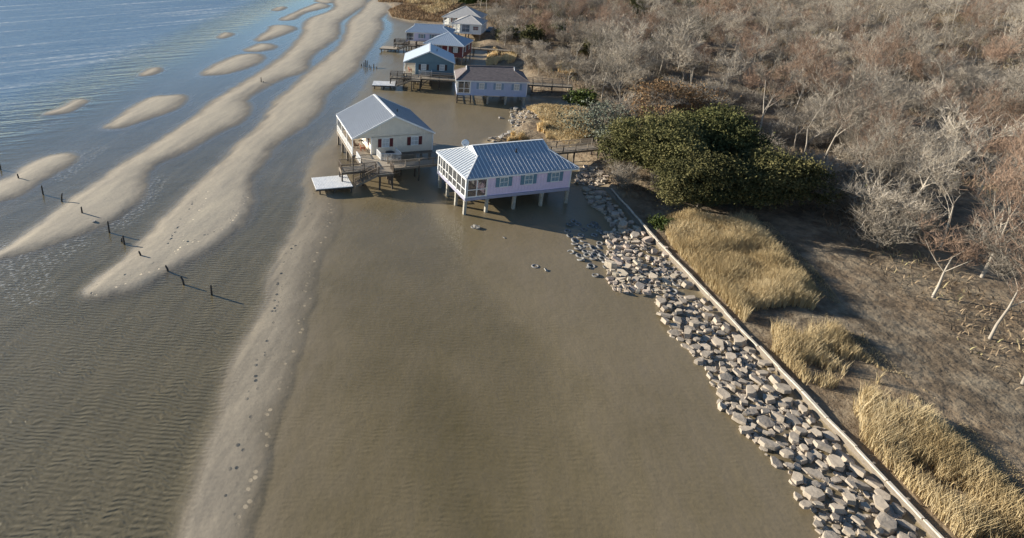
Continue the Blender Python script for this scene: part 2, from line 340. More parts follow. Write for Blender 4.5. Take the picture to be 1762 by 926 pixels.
g = npmesh('ground', np.stack([X.ravel(), Y.ravel(), H_.ravel()], 1), FC, ground_material(), attr={'land': cov.ravel(), 'mud': mudm.ravel(), 'foot': foot.ravel()})
g.data.polygons.foreach_set('use_smooth', np.ones(len(FC), bool)); tag(g, kind='structure')

def water_material():
    m = bpy.data.materials.new('shallow_bay_water'); m.use_nodes = True; n = m.node_tree.nodes; l = m.node_tree.links; n.remove(n['Principled BSDF']); out = n['Material Output']
    geo = n.new('ShaderNodeNewGeometry'); dp = n.new('ShaderNodeAttribute'); dp.attribute_name = 'depth'; of = n.new('ShaderNodeAttribute'); of.attribute_name = 'chop'
    tr = n.new('ShaderNodeBsdfTransparent'); tr.inputs[0].default_value = (.92, .91, .86, 1)
    tn = n.new('ShaderNodeMix'); tn.data_type = 'RGBA'; tn.inputs[6].default_value = (1, 1, 1, 1); tn.inputs[7].default_value = (.88, .87, .80, 1); sh_ = n.new('ShaderNodeAttribute'); sh_.attribute_name = 'shoal'; l.new(sh_.outputs['Fac'], tn.inputs[0]); l.new(tn.outputs[2], tr.inputs[0])
    df = n.new('ShaderNodeBsdfDiffuse'); df.inputs[0].default_value = (.12, .195, .29, 1)
    mx = n.new('ShaderNodeMixShader'); l.new(dp.outputs['Fac'], mx.inputs[0]); l.new(tr.outputs[0], mx.inputs[1]); l.new(df.outputs[0], mx.inputs[2])
    gl = n.new('ShaderNodeBsdfGlossy'); gl.inputs['Roughness'].default_value = .07; gl.inputs['Color'].default_value = (1, 1, 1, 1)
    def wave(rot, sx, sy, sc, det):
        mp = n.new('ShaderNodeMapping'); mp.vector_type = 'TEXTURE'; mp.inputs['Rotation'].default_value = (0, 0, R(rot)); mp.inputs['Scale'].default_value = (1 / sx, 1 / sy, 1); l.new(geo.outputs['Position'], mp.inputs[0])
        t = n.new('ShaderNodeTexNoise'); t.inputs['Scale'].default_value = sc; t.inputs['Detail'].default_value = det; l.new(mp.outputs[0], t.inputs[0]); return t.outputs['Fac']
    def M(op, a, b): 
        x = n.new('ShaderNodeMath'); x.operation = op
        for i, v in enumerate((a, b)):
            if isinstance(v, (int, float)): x.inputs[i].default_value = v
            else: l.new(v, x.inputs[i])
        return x.outputs[0]
    big = wave(22, .14, 1.0, .42, 4); mid = wave(12, .3, 1.0, 1.3, 4); fine = wave(25, .6, 1, 5.5, 2)
    hgt = M('ADD', M('MULTIPLY', big, M('MULTIPLY', of.outputs['Fac'], 1.5)), M('ADD', M('MULTIPLY', mid, M('ADD', M('MULTIPLY', of.outputs['Fac'], .45), .02)), M('MULTIPLY', fine, .006)))
    bp = n.new('ShaderNodeBump'); bp.inputs['Distance'].default_value = 1; bp.inputs['Strength'].default_value = 1; l.new(hgt, bp.inputs['Height'])
    l.new(bp.outputs[0], gl.inputs['Normal'])
    dt = n.new('ShaderNodeVectorMath'); dt.operation = 'DOT_PRODUCT'; l.new(bp.outputs[0], dt.inputs[0]); l.new(geo.outputs['Incoming'], dt.inputs[1])
    sch = M('ADD', M('MULTIPLY', M('POWER', M('SUBTRACT', 1.0, M('MINIMUM', M('ABSOLUTE', dt.outputs['Value'], 0), 1.0)), 5.0), .98), M('MULTIPLY', sh_.outputs['Fac'], .02))
    sch = M('MULTIPLY', sch, M('MINIMUM', M('MULTIPLY', sh_.outputs['Fac'], 3.0), 1.0)); sch = M('MULTIPLY', sch, M('SUBTRACT', 1.0, M('MULTIPLY', of.outputs['Fac'], .55))); l.new(M('ADD', M('MULTIPLY', of.outputs['Fac'], .16), .06), gl.inputs['Roughness'])
    m2 = n.new('ShaderNodeMixShader'); l.new(sch, m2.inputs[0]); l.new(mx.outputs[0], m2.inputs[1]); l.new(gl.outputs[0], m2.inputs[2])
    foam_glint = n.new('ShaderNodeBsdfDiffuse'); foam_glint.inputs[0].default_value = (.72, .72, .68, 1)  # white for the offshore foam and for the painted sun glints
    fm = wave(36, .03, .5, .55, 7); fr2 = n.new('ShaderNodeMapRange'); fr2.inputs['From Min'].default_value = .53; fr2.inputs['From Max'].default_value = .68; l.new(fm, fr2.inputs[0])
    fi = wave(30, .3, 2, 1.6, 5); fr3 = n.new('ShaderNodeMapRange'); fr3.inputs['From Min'].default_value = .47; fr3.inputs['From Max'].default_value = .6; l.new(fi, fr3.inputs[0])
    fac = M('MULTIPLY', M('MULTIPLY', fr2.outputs[0], fr3.outputs[0]), M('MULTIPLY', of.outputs['Fac'], .75))
    la = n.new('ShaderNodeAttribute'); la.attribute_name = 'glint'; lf = wave(35, 1, 2.4, 1.9, 3); fr4 = n.new('ShaderNodeMapRange'); fr4.inputs['From Min'].default_value = .56; fr4.inputs['From Max'].default_value = .64; l.new(lf, fr4.inputs[0])
    fac = M('MAXIMUM', fac, M('MULTIPLY', M('MULTIPLY', fr4.outputs[0], la.outputs['Fac']), .32))  # sun glints painted on the near water as white squiggles
    m3 = n.new('ShaderNodeMixShader'); l.new(fac, m3.inputs[0]); l.new(m2.outputs[0], m3.inputs[1]); l.new(foam_glint.outputs[0], m3.inputs[2])
    l.new(m3.outputs[0], out.inputs[0]); return m
keep = (H_.ravel()[FC].min(1) < .06) & (land_.ravel()[FC].max(1) < 3)
fw = FC[keep]; used = np.unique(fw); rm = -np.ones(X.size, int); rm[used] = np.arange(len(used))
dep = np.clip((-H_.ravel()[used] - .14) / .55, 0, .92); chop = sst(-12, 28, off_.ravel()[used])
glint = np.zeros(X.shape)  # bands of shallow water where sun glints are painted in white
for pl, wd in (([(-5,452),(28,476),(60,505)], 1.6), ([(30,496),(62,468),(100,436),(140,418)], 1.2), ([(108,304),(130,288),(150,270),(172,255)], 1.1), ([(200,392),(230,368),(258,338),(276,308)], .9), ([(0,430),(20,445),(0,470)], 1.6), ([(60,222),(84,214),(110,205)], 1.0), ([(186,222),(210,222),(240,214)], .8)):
    glint = np.maximum(glint, pline((X, Y), [at(*p) for p in pl], wd * 1.6))
glint = glint.ravel()[used]
w = npmesh('water', np.stack([X.ravel()[used], Y.ravel()[used], np.zeros(len(used))], 1), rm[fw], water_material(), attr={'depth': dep, 'chop': chop, 'glint': glint, 'shoal': np.clip(-H_.ravel()[used] / .12, 0, 1)}); tag(w, kind='structure')

def gz(x, y):                # ground height at points
    return height(np.atleast_1d(np.asarray(x, float)), np.atleast_1d(np.asarray(y, float)))[0]

# ---------------------------------------------------------------- houses
def roof_face(mb, poly, ribs=.42, t=.10, rh=.07, rw=.06, mi=0, rmi=0, dirn=None):
    P = [Vector(p) for p in poly]; nrm = (P[1] - P[0]).cross(P[2] - P[0]).normalized()
    if nrm.z < 0: P.reverse(); nrm = -nrm
    mb.slab(P, t, mi)
    if not ribs: return
    c = Vector((-nrm.y, nrm.x, 0)).normalized(); d = nrm.cross(c).normalized(); o = P[0]
    q = [((p - o).dot(c), (p - o).dot(d)) for p in P]; lo = min(a for a, _ in q); hi = max(a for a, _ in q)
    k = max(1, round((hi - lo) / ribs))
    for i in range(1, k):
        u = lo + (hi - lo) * i / k; xs = []
        for (a, b) in zip(q, q[1:] + q[:1]):
            if (a[0] > u) != (b[0] > u): xs.append(a[1] + (b[1] - a[1]) * (u - a[0]) / (b[0] - a[0]))
        if len(xs) == 2 and abs(xs[0] - xs[1]) > .3:
            mb.beam(o + c * u + d * (min(xs) + .04) + nrm * rh / 2, o + c * u + d * (max(xs) - .04) + nrm * rh / 2, rw, rh, rmi, nrm)
def ridge_cap(mb, a, b, mi=0, w=.22): mb.beam(Vector(a) + Vector((0, 0, .05)), Vector(b) + Vector((0, 0, .05)), w, .07, mi)
def window(root, x, y, z0, z1, wd, shut=None, face='front', glass=None, sw=.42):
    s = -1 if face in ('front', 'left') else 1
    def B(mb, u0, u1, d0, d1, za, zb):
        if face in ('front', 'back'): ys = sorted((y + s * d0, y + s * d1)); mb.box(x + u0, x + u1, *ys, za, zb)
        else: xs = sorted((x + s * d0, x + s * d1)); mb.box(*xs, y + u0, y + u1, za, zb)
    h = wd / 2; fr = MB()
    for a, b in ((-h - .07, -h), (h, h + .07)): B(fr, a, b, .003, .07, z0, z1)
    B(fr, -h - .07, h + .07, .003, .08, z1, z1 + .09); B(fr, -h - .07, h + .07, .003, .10, z0 - .09, z0)
    B(fr, -h + .002, h - .002, .03, .06, (z0 + z1) / 2 - .025, (z0 + z1) / 2 + .025); B(fr, -.015, .015, .031, .055, z0 + .001, (z0 + z1) / 2 - .026); B(fr, -.015, .015, .031, .055, (z0 + z1) / 2 + .026, z1 - .001)
    f = fr.build('window', WHITE, root)
    g = MB(); B(g, -h, h, .004, .025, z0, z1); g.build('pane', glass or GLASS, f)
    if shut:
        for e in (-1, 1):
            a = MB(); u = sorted((e * (h + .09), e * (h + .09 + sw))); B(a, *u, .003, .05, z0 - .05, z1 + .05)
            for k in range(5): zc = z0 + (z1 - z0) * (k + .5) / 5; B(a, u[0] + .05, u[1] - .05, .05, .065, zc - .07, zc + .03)
            a.build('shutter', shut, f)
def rail(mb, a, b, z, h=.95, post=1.7, bal=.14, pw=.09, mi=0):
    a = Vector((a[0], a[1], z if len(a) < 3 else a[2])); b = Vector((b[0], b[1], z if len(b) < 3 else b[2])); L = (b - a).length; k = max(1, round(L / post)); up = Vector((0, 0, 1))
    for i in range(k + 1): p = a.lerp(b, i / k); mb.box(p.x - pw / 2, p.x + pw / 2, p.y - pw / 2, p.y + pw / 2, p.z + .002, p.z + h + .03, mi)
    mb.beam(a + up * h, b + up * h, .12, .05, mi); mb.beam(a + up * .12, b + up * .12, .05, .06, mi)
    if bal:
        nb = max(2, int(L / bal))
        for i in range(1, nb): p = a.lerp(b, i / nb); mb.box(p.x - .018, p.x + .018, p.y - .018, p.y + .018, p.z + .13, p.z + h - .02, mi)
def piles(root, pts, ztop, m, w=.28, name='pile', cross=None):
    for (x, y) in pts:
        b = MB(); b.box(x - w / 2, x + w / 2, y - w / 2, y + w / 2, -1.2, ztop); b.box(x - w * .62, x + w * .62, y - w * .62, y + w * .62, ztop - .12, ztop - .001); b.build(name, m, root)

def walls_box(root, x0, x1, y0, y1, z0, z1, m, t=.12, gable=None, corner=True):
    """four wall slabs round an interior, with an optional gable top (axis along y)"""
    b = MB(); b.box(x0, x1, y0, y0 + t, z0, z1); b.box(x0, x1, y1 - t, y1, z0, z1); b.box(x0, x0 + t, y0 + t, y1 - t, z0, z1); b.box(x1 - t, x1, y0 + t, y1 - t, z0, z1)
    if gable:
        gx0, gx1, zr, ze = gable; cx = (gx0 + gx1) / 2
        for ya, yb in ((y0, y0 + t), (y1 - t, y1)):
            zt = lambda x: ze + (zr - ze) * (1 - abs(x - cx) / ((gx1 - gx0) / 2))
            pr = [(gx0, z1), (gx1, z1), (gx1, zt(gx1)), (cx, zr), (gx0, zt(gx0))]
            pr = [(gx0, z1 + .001), (gx1, z1 + .001), (cx, zr)]
            n = len(pr); b.add([(x, ya, z) for x, z in pr] + [(x, yb, z) for x, z in pr], [tuple(range(n)), tuple(range(n, 2 * n))[::-1]] + [(i, i + n, (i + 1) % n + n, (i + 1) % n) for i in range(n)])
    wl_ = b.build('wall', m, root)
    if corner:
        for x in (x0, x1):
            for y in (y0, y1): MB().box(x - .06, x + .06, y - .06, y + .06, z0, z1).build('corner_trim', WHITE, root)
    return wl_

def hip_roof(root, x0, x1, y0, y1, ze, zr, ra, rb, gab, m, ribs=.42, trim=WHITE, capm=None, rmi=None):
    """hip roof, ridge along x; ra/rb ridge ends; gab = height of the little gable over each hip"""
    cy = (y0 + y1) / 2; mb = MB(); mats = [m, rmi or m, trim]; ri = 1
    zg = zr - gab; k = gab / (zr - ze) * (cy - y0)         # half width of the gablet
    rk = dict(ribs=ribs, rmi=1)
    if gab:
        A = [(x0, y0, ze), (x1, y0, ze), (rb, cy - k, zg), (rb, cy, zr), (ra, cy, zr), (ra, cy - k, zg)]
        D = [(x1, y1, ze), (x0, y1, ze), (ra, cy + k, zg), (ra, cy, zr), (rb, cy, zr), (rb, cy + k, zg)]
        Lf = [(x0, y1, ze), (x0, y0, ze), (ra, cy - k, zg), (ra, cy + k, zg)]; Rt = [(x1, y0, ze), (x1, y1, ze), (rb, cy + k, zg), (rb, cy - k, zg)]
    else:
        A = [(x0, y0, ze), (x1, y0, ze), (rb, cy, zr)] + ([(ra, cy, zr)] if rb > ra else []); D = [(x1, y1, ze), (x0, y1, ze), (ra, cy, zr)] + ([(rb, cy, zr)] if rb > ra else [])
        Lf = [(x0, y1, ze), (x0, y0, ze), (ra, cy, zr)]; Rt = [(x1, y0, ze), (x1, y1, ze), (rb, cy, zr)]
    for f in (A, D, Lf, Rt): roof_face(mb, f, **rk)
    if rb > ra: ridge_cap(mb, (ra - .05, cy, zr), (rb + .05, cy, zr), 1)
    for (cx_, cy_, s) in ((x0, y0, ra), (x0, y1, ra), (x1, y0, rb), (x1, y1, rb)):
        yy = cy + (k if cy_ > cy else -k); ridge_cap(mb, (cx_, cy_, ze), (s, yy if gab else cy, zg if gab else zr), 1, .16)
    if gab:
        for s, e in ((ra, -1), (rb, 1)):
            mb.add([(s + e * .01, cy - k, zg), (s + e * .01, cy + k, zg), (s + e * .01, cy, zr - .02)], [(0, 1, 2)], 2)
            for yy in (-k, k): mb.beam((s + e * .04, cy + yy, zg + .02), (s + e * .04, cy, zr + .02), .1, .14, 2)
    for a, b in (((x0, y0), (x1, y0)), ((x1, y0), (x1, y1)), ((x1, y1), (x0, y1)), ((x0, y1), (x0, y0))):
        mb.beam((*a, ze - .12), (*b, ze - .12), .05, .16, 2)
    mb.add([(x0 + .05, y0 + .05, ze - .14), (x1 - .05, y0 + .05, ze - .14), (x1 - .05, y1 - .05, ze - .14), (x0 + .05, y1 - .05, ze - .14)], [(0, 3, 2, 1)], 2)
    return mb.build('roof', mats, root)
def gable_roof(root, x0, x1, y0, y1, ze, zr, m, ribs=.42, trim=WHITE, capm=None):
    cx = (x0 + x1) / 2; mb = MB()
    roof_face(mb, [(x0, y0, ze), (cx, y0, zr), (cx, y1, zr), (x0, y1, ze)], ribs, rmi=0); roof_face(mb, [(cx, y0, zr), (x1, y0, ze), (x1, y1, ze), (cx, y1, zr)], ribs, rmi=0)
    ridge_cap(mb, (cx, y0 - .03, zr), (cx, y1 + .03, zr), 1, .3)
    for y in (y0 - .03, y1 + .03):
        mb.beam((x0, y, ze - .03), (cx, y, zr - .03), .05, .22, 1); mb.beam((cx, y, zr - .03), (x1, y, ze - .03), .05, .22, 1)
    for x in (x0, x1): mb.beam((x, y0, ze - .1), (x, y1, ze - .1), .05, .16, 1)
    return mb.build('roof', [m, trim], root)
def floor_frame(root, x0, x1, y0, y1, zt, m, name='floor_frame', th=.34, inset=0.0):
    b = MB(); b.box(x0 + inset, x1 - inset, y0 + inset, y1 - inset, zt - .10, zt - .001)
    for a, c in (((x0, y0), (x1, y0)), ((x1, y0), (x1, y1)), ((x1, y1), (x0, y1)), ((x0, y1), (x0, y0))): b.beam((*a, zt - th / 2), (*c, zt - th / 2), .09, th - .004)
    return b.build(name, m, root)

# --- lavender house with a screened porch
def screen_bay(sc, fr, ax, ay, bx, by, z0, z1, splits=2):
    for k in range(splits + 1):
        t = k / splits; px, py = ax + (bx - ax) * t, ay + (by - ay) * t; w = .055 if 0 < k < splits else .09
        fr.box(px - w, px + w, py - w, py + w, z0, z1)
    for z, h in ((z0 + .06, .12), (z0 + .95, .09), (z1 - .09, .16)): fr.beam((ax, ay, z), (bx, by, z), .08, h)
    sc.beam((ax, ay, (z0 + z1) / 2), (bx, by, (z0 + z1) / 2), .008, z1 - z0 - .3)
O = (13.37, 61.88)
hs = empty('stilt_house', (*O, 0), 13.3, label='lavender stilt house with a screened porch and pale ribbed hip roof', cat='house', group='stilt houses over the tidal flat')
Z0 = 2.08
walls_box(hs, 2.65, 13.4, .10, 8.55, Z0, 4.44, LAV)
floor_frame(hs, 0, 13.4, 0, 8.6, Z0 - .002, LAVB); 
b = MB(); b.box(.1, 2.6, .12, 8.5, Z0, Z0 + .03); b.build('porch_floor', LWOOD, hs)
sc, fr = MB(), MB()
for i in range(4): 
    ys = [.05, 2.6, 5.15, 7.0, 8.5]
    screen_bay(sc, fr, .05, ys[i], .05, ys[i + 1], Z0 + .01, 4.40, 2)
screen_bay(sc, fr, .15, .05, 2.6, .05, Z0 + .01, 4.40, 2); screen_bay(sc, fr, .15, 8.5, 2.6, 8.5, Z0 + .01, 4.40, 2)
fr.build('porch_frame', WHITE, hs); sc.build('porch_screen', SCREEN, hs)
d = MB().box(2.60, 2.645, 3.2, 4.15, Z0 + .03, 4.1).build('door', WHITE, hs); MB().box(2.575, 2.598, 3.28, 3.34, 3.0, 3.12).build('handle', DARKM, d)
for x in (4.75, 7.9, 11.35): window(hs, x, .10, Z0 + 1.02, Z0 + 2.08, .95, SHB, glass=mat('pale_blue_window_glass', (.20, .30, .36), .2, var=.2), sw=.46)
for y in (2.0, 6.0): window(hs, 2.65, y, Z0 + 1.0, Z0 + 2.0, .9, None, 'left')
for y in (2.6, 6.2): window(hs, 13.4, y, Z0 + 1.0, Z0 + 2.0, .9, SHB, 'right')
for x in (5, 10): window(hs, x, 8.55, Z0 + 1.0, Z0 + 2.0, .9, SHB, 'back')
hip_roof(hs, 0 - .08, 14.3, -.12, 9.2, 4.55, 6.7, 2.6, 11.9, .72, METROOF, .5, rmi=WHITE)
vp = MB().cyl((7.6, 3.0, 5.8), (7.6, 3.0, 6.45), .09, n=10).build('vent_pipe', DARKM, hs)
piles(hs, [(x, y) for y in (.05, 2.55, 5.2, 7.75) for x in (.05,)] + [(x, y) for y in (.05, 4.2, 8.2) for x in (2.75, 6.25, 9.8, 13.2)], Z0 - .34, CONC, .32)

# --- yellow/cream gable house
YO = (0.54, 74.67); YW = 12
def chair(root_loc, yaw, m, label, group=None):
    c = empty('porch_chair', root_loc, yaw, label=label, cat='chair', group=group)
    MB().box(-.28, .28, -.28, .28, .38, .45).build('seat', m, c); b = MB()
    for k in range(5): b.beam((-.24 + .12 * k, .26, .44), (-.24 + .12 * k, .42, 1.05), .09, .025)
    b.build('backrest', m, c)
    for x in (-.26, .26):
        MB().box(x - .05, x + .05, -.3, .3, .60, .63).build('armrest', m, c)
        for y in (-.27, .27): MB().box(x - .03, x + .03, y - .03, y + .03, 0, .60).build('leg', m, c)
    return c
def tow(o, yaw, x, y):
    a = R(yaw); return (o[0] + x * math.cos(a) - y * math.sin(a), o[1] + x * math.sin(a) + y * math.cos(a))
def gable_house(o, yaw, W, D, y0, zf, ze, zr, wallm, roofm, shut, label, porch, ribs=.42, wins=((4.7, .95), (8.85, .95)), rt=WHITE, wz=1.0):
    h = empty('stilt_house', (*o, 0), yaw, label=label, cat='house', group='stilt houses over the tidal flat')
    cx = W / 2; walls_box(h, porch, W - .25, y0, y0 + D - .5, zf, ze - .02, wallm, corner=False)
    # gable ends span the porch as well
    for ya in (y0, y0 + D - .62):
        b = MB()
        zc = lambda x: ze - .13 + (zr - ze) * (1 - abs(x - cx) / cx)
        P_ = [(.08, ze - .14), (W - .08, ze - .14), (cx, zr - .13)]; b.add([(x, ya, z) for x, z in P_] + [(x, ya + .12, z) for x, z in P_], [(0, 1, 2), (5, 4, 3), (0, 3, 4, 1), (1, 4, 5, 2), (2, 5, 3, 0)])
        b.build('gable_end', wallm, h)
    for x in (porch, W - .25):
        for y in (y0 - .02, y0 + D - .48): MB().box(x - .07, x + .07, y - .05, y + .05, zf, ze - .15).build('corner_trim', WHITE, h)
    floor_frame(h, 0.05, W - .22, y0, y0 + D - .5, zf - .002, WOOD if porch else wallm)
    MB().box(.1, porch - .01, y0 + .1, y0 + D - .6, zf, zf + .03).build('porch_floor', LWOOD, h)
    p = MB()
    for k in range(4): yy = y0 + .06 + (D - .62) * k / 3; p.box(.05, .17, yy - .06, yy + .06, zf, ze - .05)
    p.beam((.11, y0, ze - .1), (.11, y0 + D - .5, ze - .1), .1, .14); p.build('porch_post', WHITE, h)
    r = MB(); rail(r, (.11, y0 + .1), (.11, y0 + D - .6), zf, post=3, bal=.13, pw=.08); r.build('porch_rail', WHITE, h)
    for x, w_ in wins: window(h, x, y0, zf + wz, zf + wz + 1.1, w_, shut, glass=CURT, sw=.5)
    for y in (y0 + 2.2, y0 + 7.4): window(h, porch, y, zf + .9, zf + 2.0, .9, shut, 'left', sw=.35)
    for y in (y0 + 2.5, y0 + 6.8): window(h, W - .25, y, zf + .9, zf + 2.0, .9, shut, 'right', sw=.35)
    window(h, cx, y0 + D - .5, zf + .9, zf + 2.0, .9, shut, 'back')
    d = MB().box(porch - .06, porch - .003, y0 + 4.2, y0 + 5.15, zf + .03, zf + 2.1).build('door', WHITE, h); MB().box(porch - .1, porch - .062, y0 + 4.3, y0 + 4.36, zf + 1, zf + 1.1).build('handle', DARKM, d)
    gable_roof(h, 0, W, y0 - .25, y0 + D - .25, ze, zr, roofm, ribs, rt)
    MB().cyl((cx + 1.6, y0 + 4, ze + (zr - ze) * .6), (cx + 1.6, y0 + 4, ze + (zr - ze) * .6 + .8), .09, n=10).build('vent_pipe', DARKM, h)
    piles(h, [(x, y) for x in (.2, porch + .1, W / 2 + .6, W - .45) for y in (y0 + .2, y0 + D / 3, y0 + 2 * D / 3 - .3, y0 + D - .8)], zf - .34, WOOD, .26)
    return h
gable_house(YO, YW, 11.7, 11.35, .55, 2.2, 4.75, 7.55, CREAM, METROOF2, SHR, 'cream stilt house with dark red shutters and grey gable roof', 2.72)

def deck_complex(o, yaw, dy, wx1, wy1, lab, dockwhite=True, stairs=True, rampdx=0, fence=True, wy0=None):
    """deck, stairs, walkway and low dock in front of a house"""
    zf = 2.2; loc = (*o, 0)
    dk = empty('wooden_deck', loc, yaw, label=lab['deck'], cat='deck')
    fl = MB()
    for (x0, x1, y0, y1) in ((-2.5, 2.55, -4.85, -3.0), (.4, 6.2, -2.98, .45), (2.57, 4.0, -5.0, -3.0), (1.9, 3.9, -6.55, -5.02)):
        k = int((y1 - y0) / .15)
        fl.box(x0, x1, y0 + dy, y1 + dy, zf - .07, zf - .035)
        for i in range(k): a = y0 + dy + (y1 - y0) * i / k; fl.box(x0, x1, a, a + (y1 - y0) / k - .012, zf - .034, zf - .002)
    fl.build('deck_floor', LWOOD, dk)
    jb = MB()
    for (x0, x1, y0, y1) in ((-2.5, 2.55, -4.85, -3.0), (.4, 6.2, -2.98, .45), (2.57, 4.0, -5.0, -3.0), (1.9, 3.9, -6.55, -5.02)):
        for a, c in (((x0, y0 + dy), (x1, y0 + dy)), ((x1, y0 + dy), (x1, y1 + dy)), ((x0, y1 + dy), (x0, y0 + dy))): jb.beam((*a, zf - .22), (*c, zf - .22), .05, .26)
    jb.build('joist_frame', BWOOD, dk)
    r = MB(); z = zf
    for a, c in (((-2.48, -3.0), (.45, -3.0)), ((-2.48, -4.83), (-2.48, -3.0)), ((-2.48, -4.83), (1.9, -4.83)), ((1.95, -6.5), (3.85, -6.5)), ((3.87, -6.5), (3.87, -5.0))):
        rail(r, (a[0], a[1] + dy), (c[0], c[1] + dy), z, 1.0)
    r.build('deck_rail', BWOOD, dk)
    if fence:
        r = MB()
        for a, c in (((.45, -.4), (.45, -2.9)), ((3.35, -.1), (3.45, -2.0)), ((3.45, -2.0), (6.1, -2.3)), ((6.1, -2.3), (6.0, -.1))): rail(r, (a[0], a[1] + dy), (c[0], c[1] + dy), z, .95, bal=.12)
        r.build('white_rail', WHITE, dk)
    for (x, y) in ((-2.4, -4.7), (-2.4, -3.1), (.3, -4.7), (2.1, -6.4), (2.5, -5.1), (3.75, -6.4), (3.75, -4.9), (.5, -2.6), (3.3, -1.5), (6.0, -2.6), (6.0, 0)):
        MB().box(x - .09, x + .09, y + dy - .09, y + dy + .09, -1, zf - .08).build('post', DWOOD, dk)
    x = MB(); x.beam((3.75, -4.9 + dy, .5), (6.0, -2.6 + dy, 1.9), .06, .18); x.beam((3.75, -4.9 + dy, 1.4), (6.0, -2.6 + dy, .6), .06, .18); x.build('cross_brace', WOOD, dk)
    if stairs:
        st = MB(); n_ = 8; xa, za, xb, zb = 1.9, zf, -1.0, .95
        for i in range(n_): t = (i + .5) / n_; st.box(xa + (xb - xa) * t - .17, xa + (xb - xa) * t + .17, -6.4 + dy, -5.3 + dy, za + (zb - za) * t - .04, za + (zb - za) * t)
        for yy in (-6.42, -5.28): st.beam((xa, yy + dy, za - .15), (xb, yy + dy, zb - .15), .05, .28)
        s_ = st.build('stairs', WOOD, dk); r = MB()
        for yy in (-6.42, -5.28): rail(r, (xa, yy + dy, za), (xb - .1, yy + dy, zb), 0, .95)
        r.build('stair_rail', BWOOD, s_)
    dc = empty('low_dock', loc, yaw, label=lab['dock'], cat='dock')
    f = MB(); yq0, yq1 = -6.45 + dy, -2.75 + dy
    x0, x1 = -6.05, -1.35; n_ = 24
    f.box(x0, x1, yq0, yq1, .80, .849)
    for i in range(n_): a = x0 + (x1 - x0) * i / n_; f.box(a, a + (x1 - x0) / n_ - (.07 if dockwhite else .02), yq0 - .03, yq1 + .03, .85, .90 + .0015 * (i % 3))
    f.build('dock_floor', WHITE if dockwhite else LWOOD, dc)
    j = MB(); 
    for a, c in (((x0, yq0), (x1, yq0)), ((x1, yq0), (x1, yq1)), ((x1, yq1), (x0, yq1)), ((x0, yq1), (x0, yq0))): j.beam((*a, .70), (*c, .70), .07, .19)
    j.build('dock_beam', DWOOD, dc)
    for (x, y) in ((x0 + .5, yq0 + .15), (x0 + .5, yq1 - .15), (-3.7, yq0 + .15), (-3.7, yq1 - .15), (x1 - .2, yq0 + .15), (x1 - .2, yq1 - .15)): MB().box(x - .09, x + .09, y - .09, y + .09, -1, .79).build('post', DWOOD, dc)
    wk = empty('boardwalk', loc, yaw, label=lab['walk'], cat='boardwalk', group='raised boardwalks from the houses to the shore')
    a = Vector((4.02, (-4.0 if wy0 is None else wy0) + dy, 0)); b_ = Vector((wx1, wy1, 0)); dv = (b_ - a).normalized(); nv = Vector((-dv.y, dv.x, 0)); L = (b_ - a).length; hw = .85
    f = MB(); k = int(L / .3)
    for i in range(k): p = a + dv * (L * (i + .5) / k); q = dv * (L / k / 2 - .012); f.slab([p - q - nv * hw + Vector((0, 0, zf)), p + q - nv * hw + Vector((0, 0, zf)), p + q + nv * hw + Vector((0, 0, zf)), p - q + nv * hw + Vector((0, 0, zf))], .05)
    f.build('walk_floor', LWOOD, wk); j = MB()
    for s in (-hw + .05, hw - .05): j.beam(a + nv * s + Vector((0, 0, zf - .19)), b_ + nv * s + Vector((0, 0, zf - .19)), .06, .26)
    j.build('joist', WOOD, wk); r = MB()
    for s in (-hw, hw): rail(r, tuple((a + nv * s).xy), tuple((b_ + nv * s).xy), zf, 1.0, post=1.9, bal=.16 if dy == 0 else .25)
    r.build('walk_rail', WOOD, wk)
    k = int(L / 3.4)
    for i in range(k + 1):
        p = a + dv * (L * i / k)
        for s in (-hw + .1, hw - .1): q = p + nv * s; MB().box(q.x - .09, q.x + .09, q.y - .09, q.y + .09, -1, zf - .06).build('post', DWOOD, wk)
    return dk, dc, wk
deck_complex(YO, YW, 0, 34.5, -3.1, dict(deck='weathered wooden deck with stairs on the front of the cream house', dock='low dock with white boards beside the cream house deck', walk='boardwalk running from the cream house behind the lavender house to shore'))
# things on the cream house's porch and deck
SALMON = mat('orange_red_chair_paint', (.42, .12, .06), .6)
BRN = mat('brown_wicker', (.16, .08, .04), .7)
chair((*tow(YO, YW, 1.9, 2.2), 2.23), 100, SALMON, 'orange red chair on the cream house porch by its wall')
chair((*tow(YO, YW, 1.3, 3.4), 2.23), 70, BRN, 'brown chair on the cream house porch behind the orange one')
tb = empty('round_table', (*tow(YO, YW, 4.9, -1.0), 2.2), label='dark round table inside the white railed deck bay', cat='table')
MB().cyl((0, 0, .70), (0, 0, .74), .62, n=24).build('tabletop', DARKM, tb); MB().cyl((0, 0, 0), (0, 0, .70), .06, n=8).cyl((0, 0, 0), (0, 0, .04), .3, n=12).build('pedestal', DARKM, tb)
cf = empty('hanging_fan', (*tow(YO, YW, 1.5, .95), 4.55), 20, label='dark ceiling fan hanging over the cream house porch', cat='ceiling fan')
MB().cyl((0, 0, 0), (0, 0, -.3), .03).cyl((0, 0, -.3), (0, 0, -.45), .13).build('motor', DARKM, cf)
for k in range(4):
    a = math.pi / 2 * k; MB().beam((.13 * math.cos(a), .13 * math.sin(a), -.36), (.62 * math.cos(a), .62 * math.sin(a), -.36), .14, .02).build('blade', DARKM, cf)
sdish = empty('satellite_dish', (*tow(O, 13.3, 2.3, 5.9), 5.95), label='white satellite dish above the back of the lavender house roof', cat='satellite dish')
dm = MB(); n_ = 20; ring = []
for j, (rr, dd) in enumerate(((0, 0), (.17, .02), (.34, .07))): pass
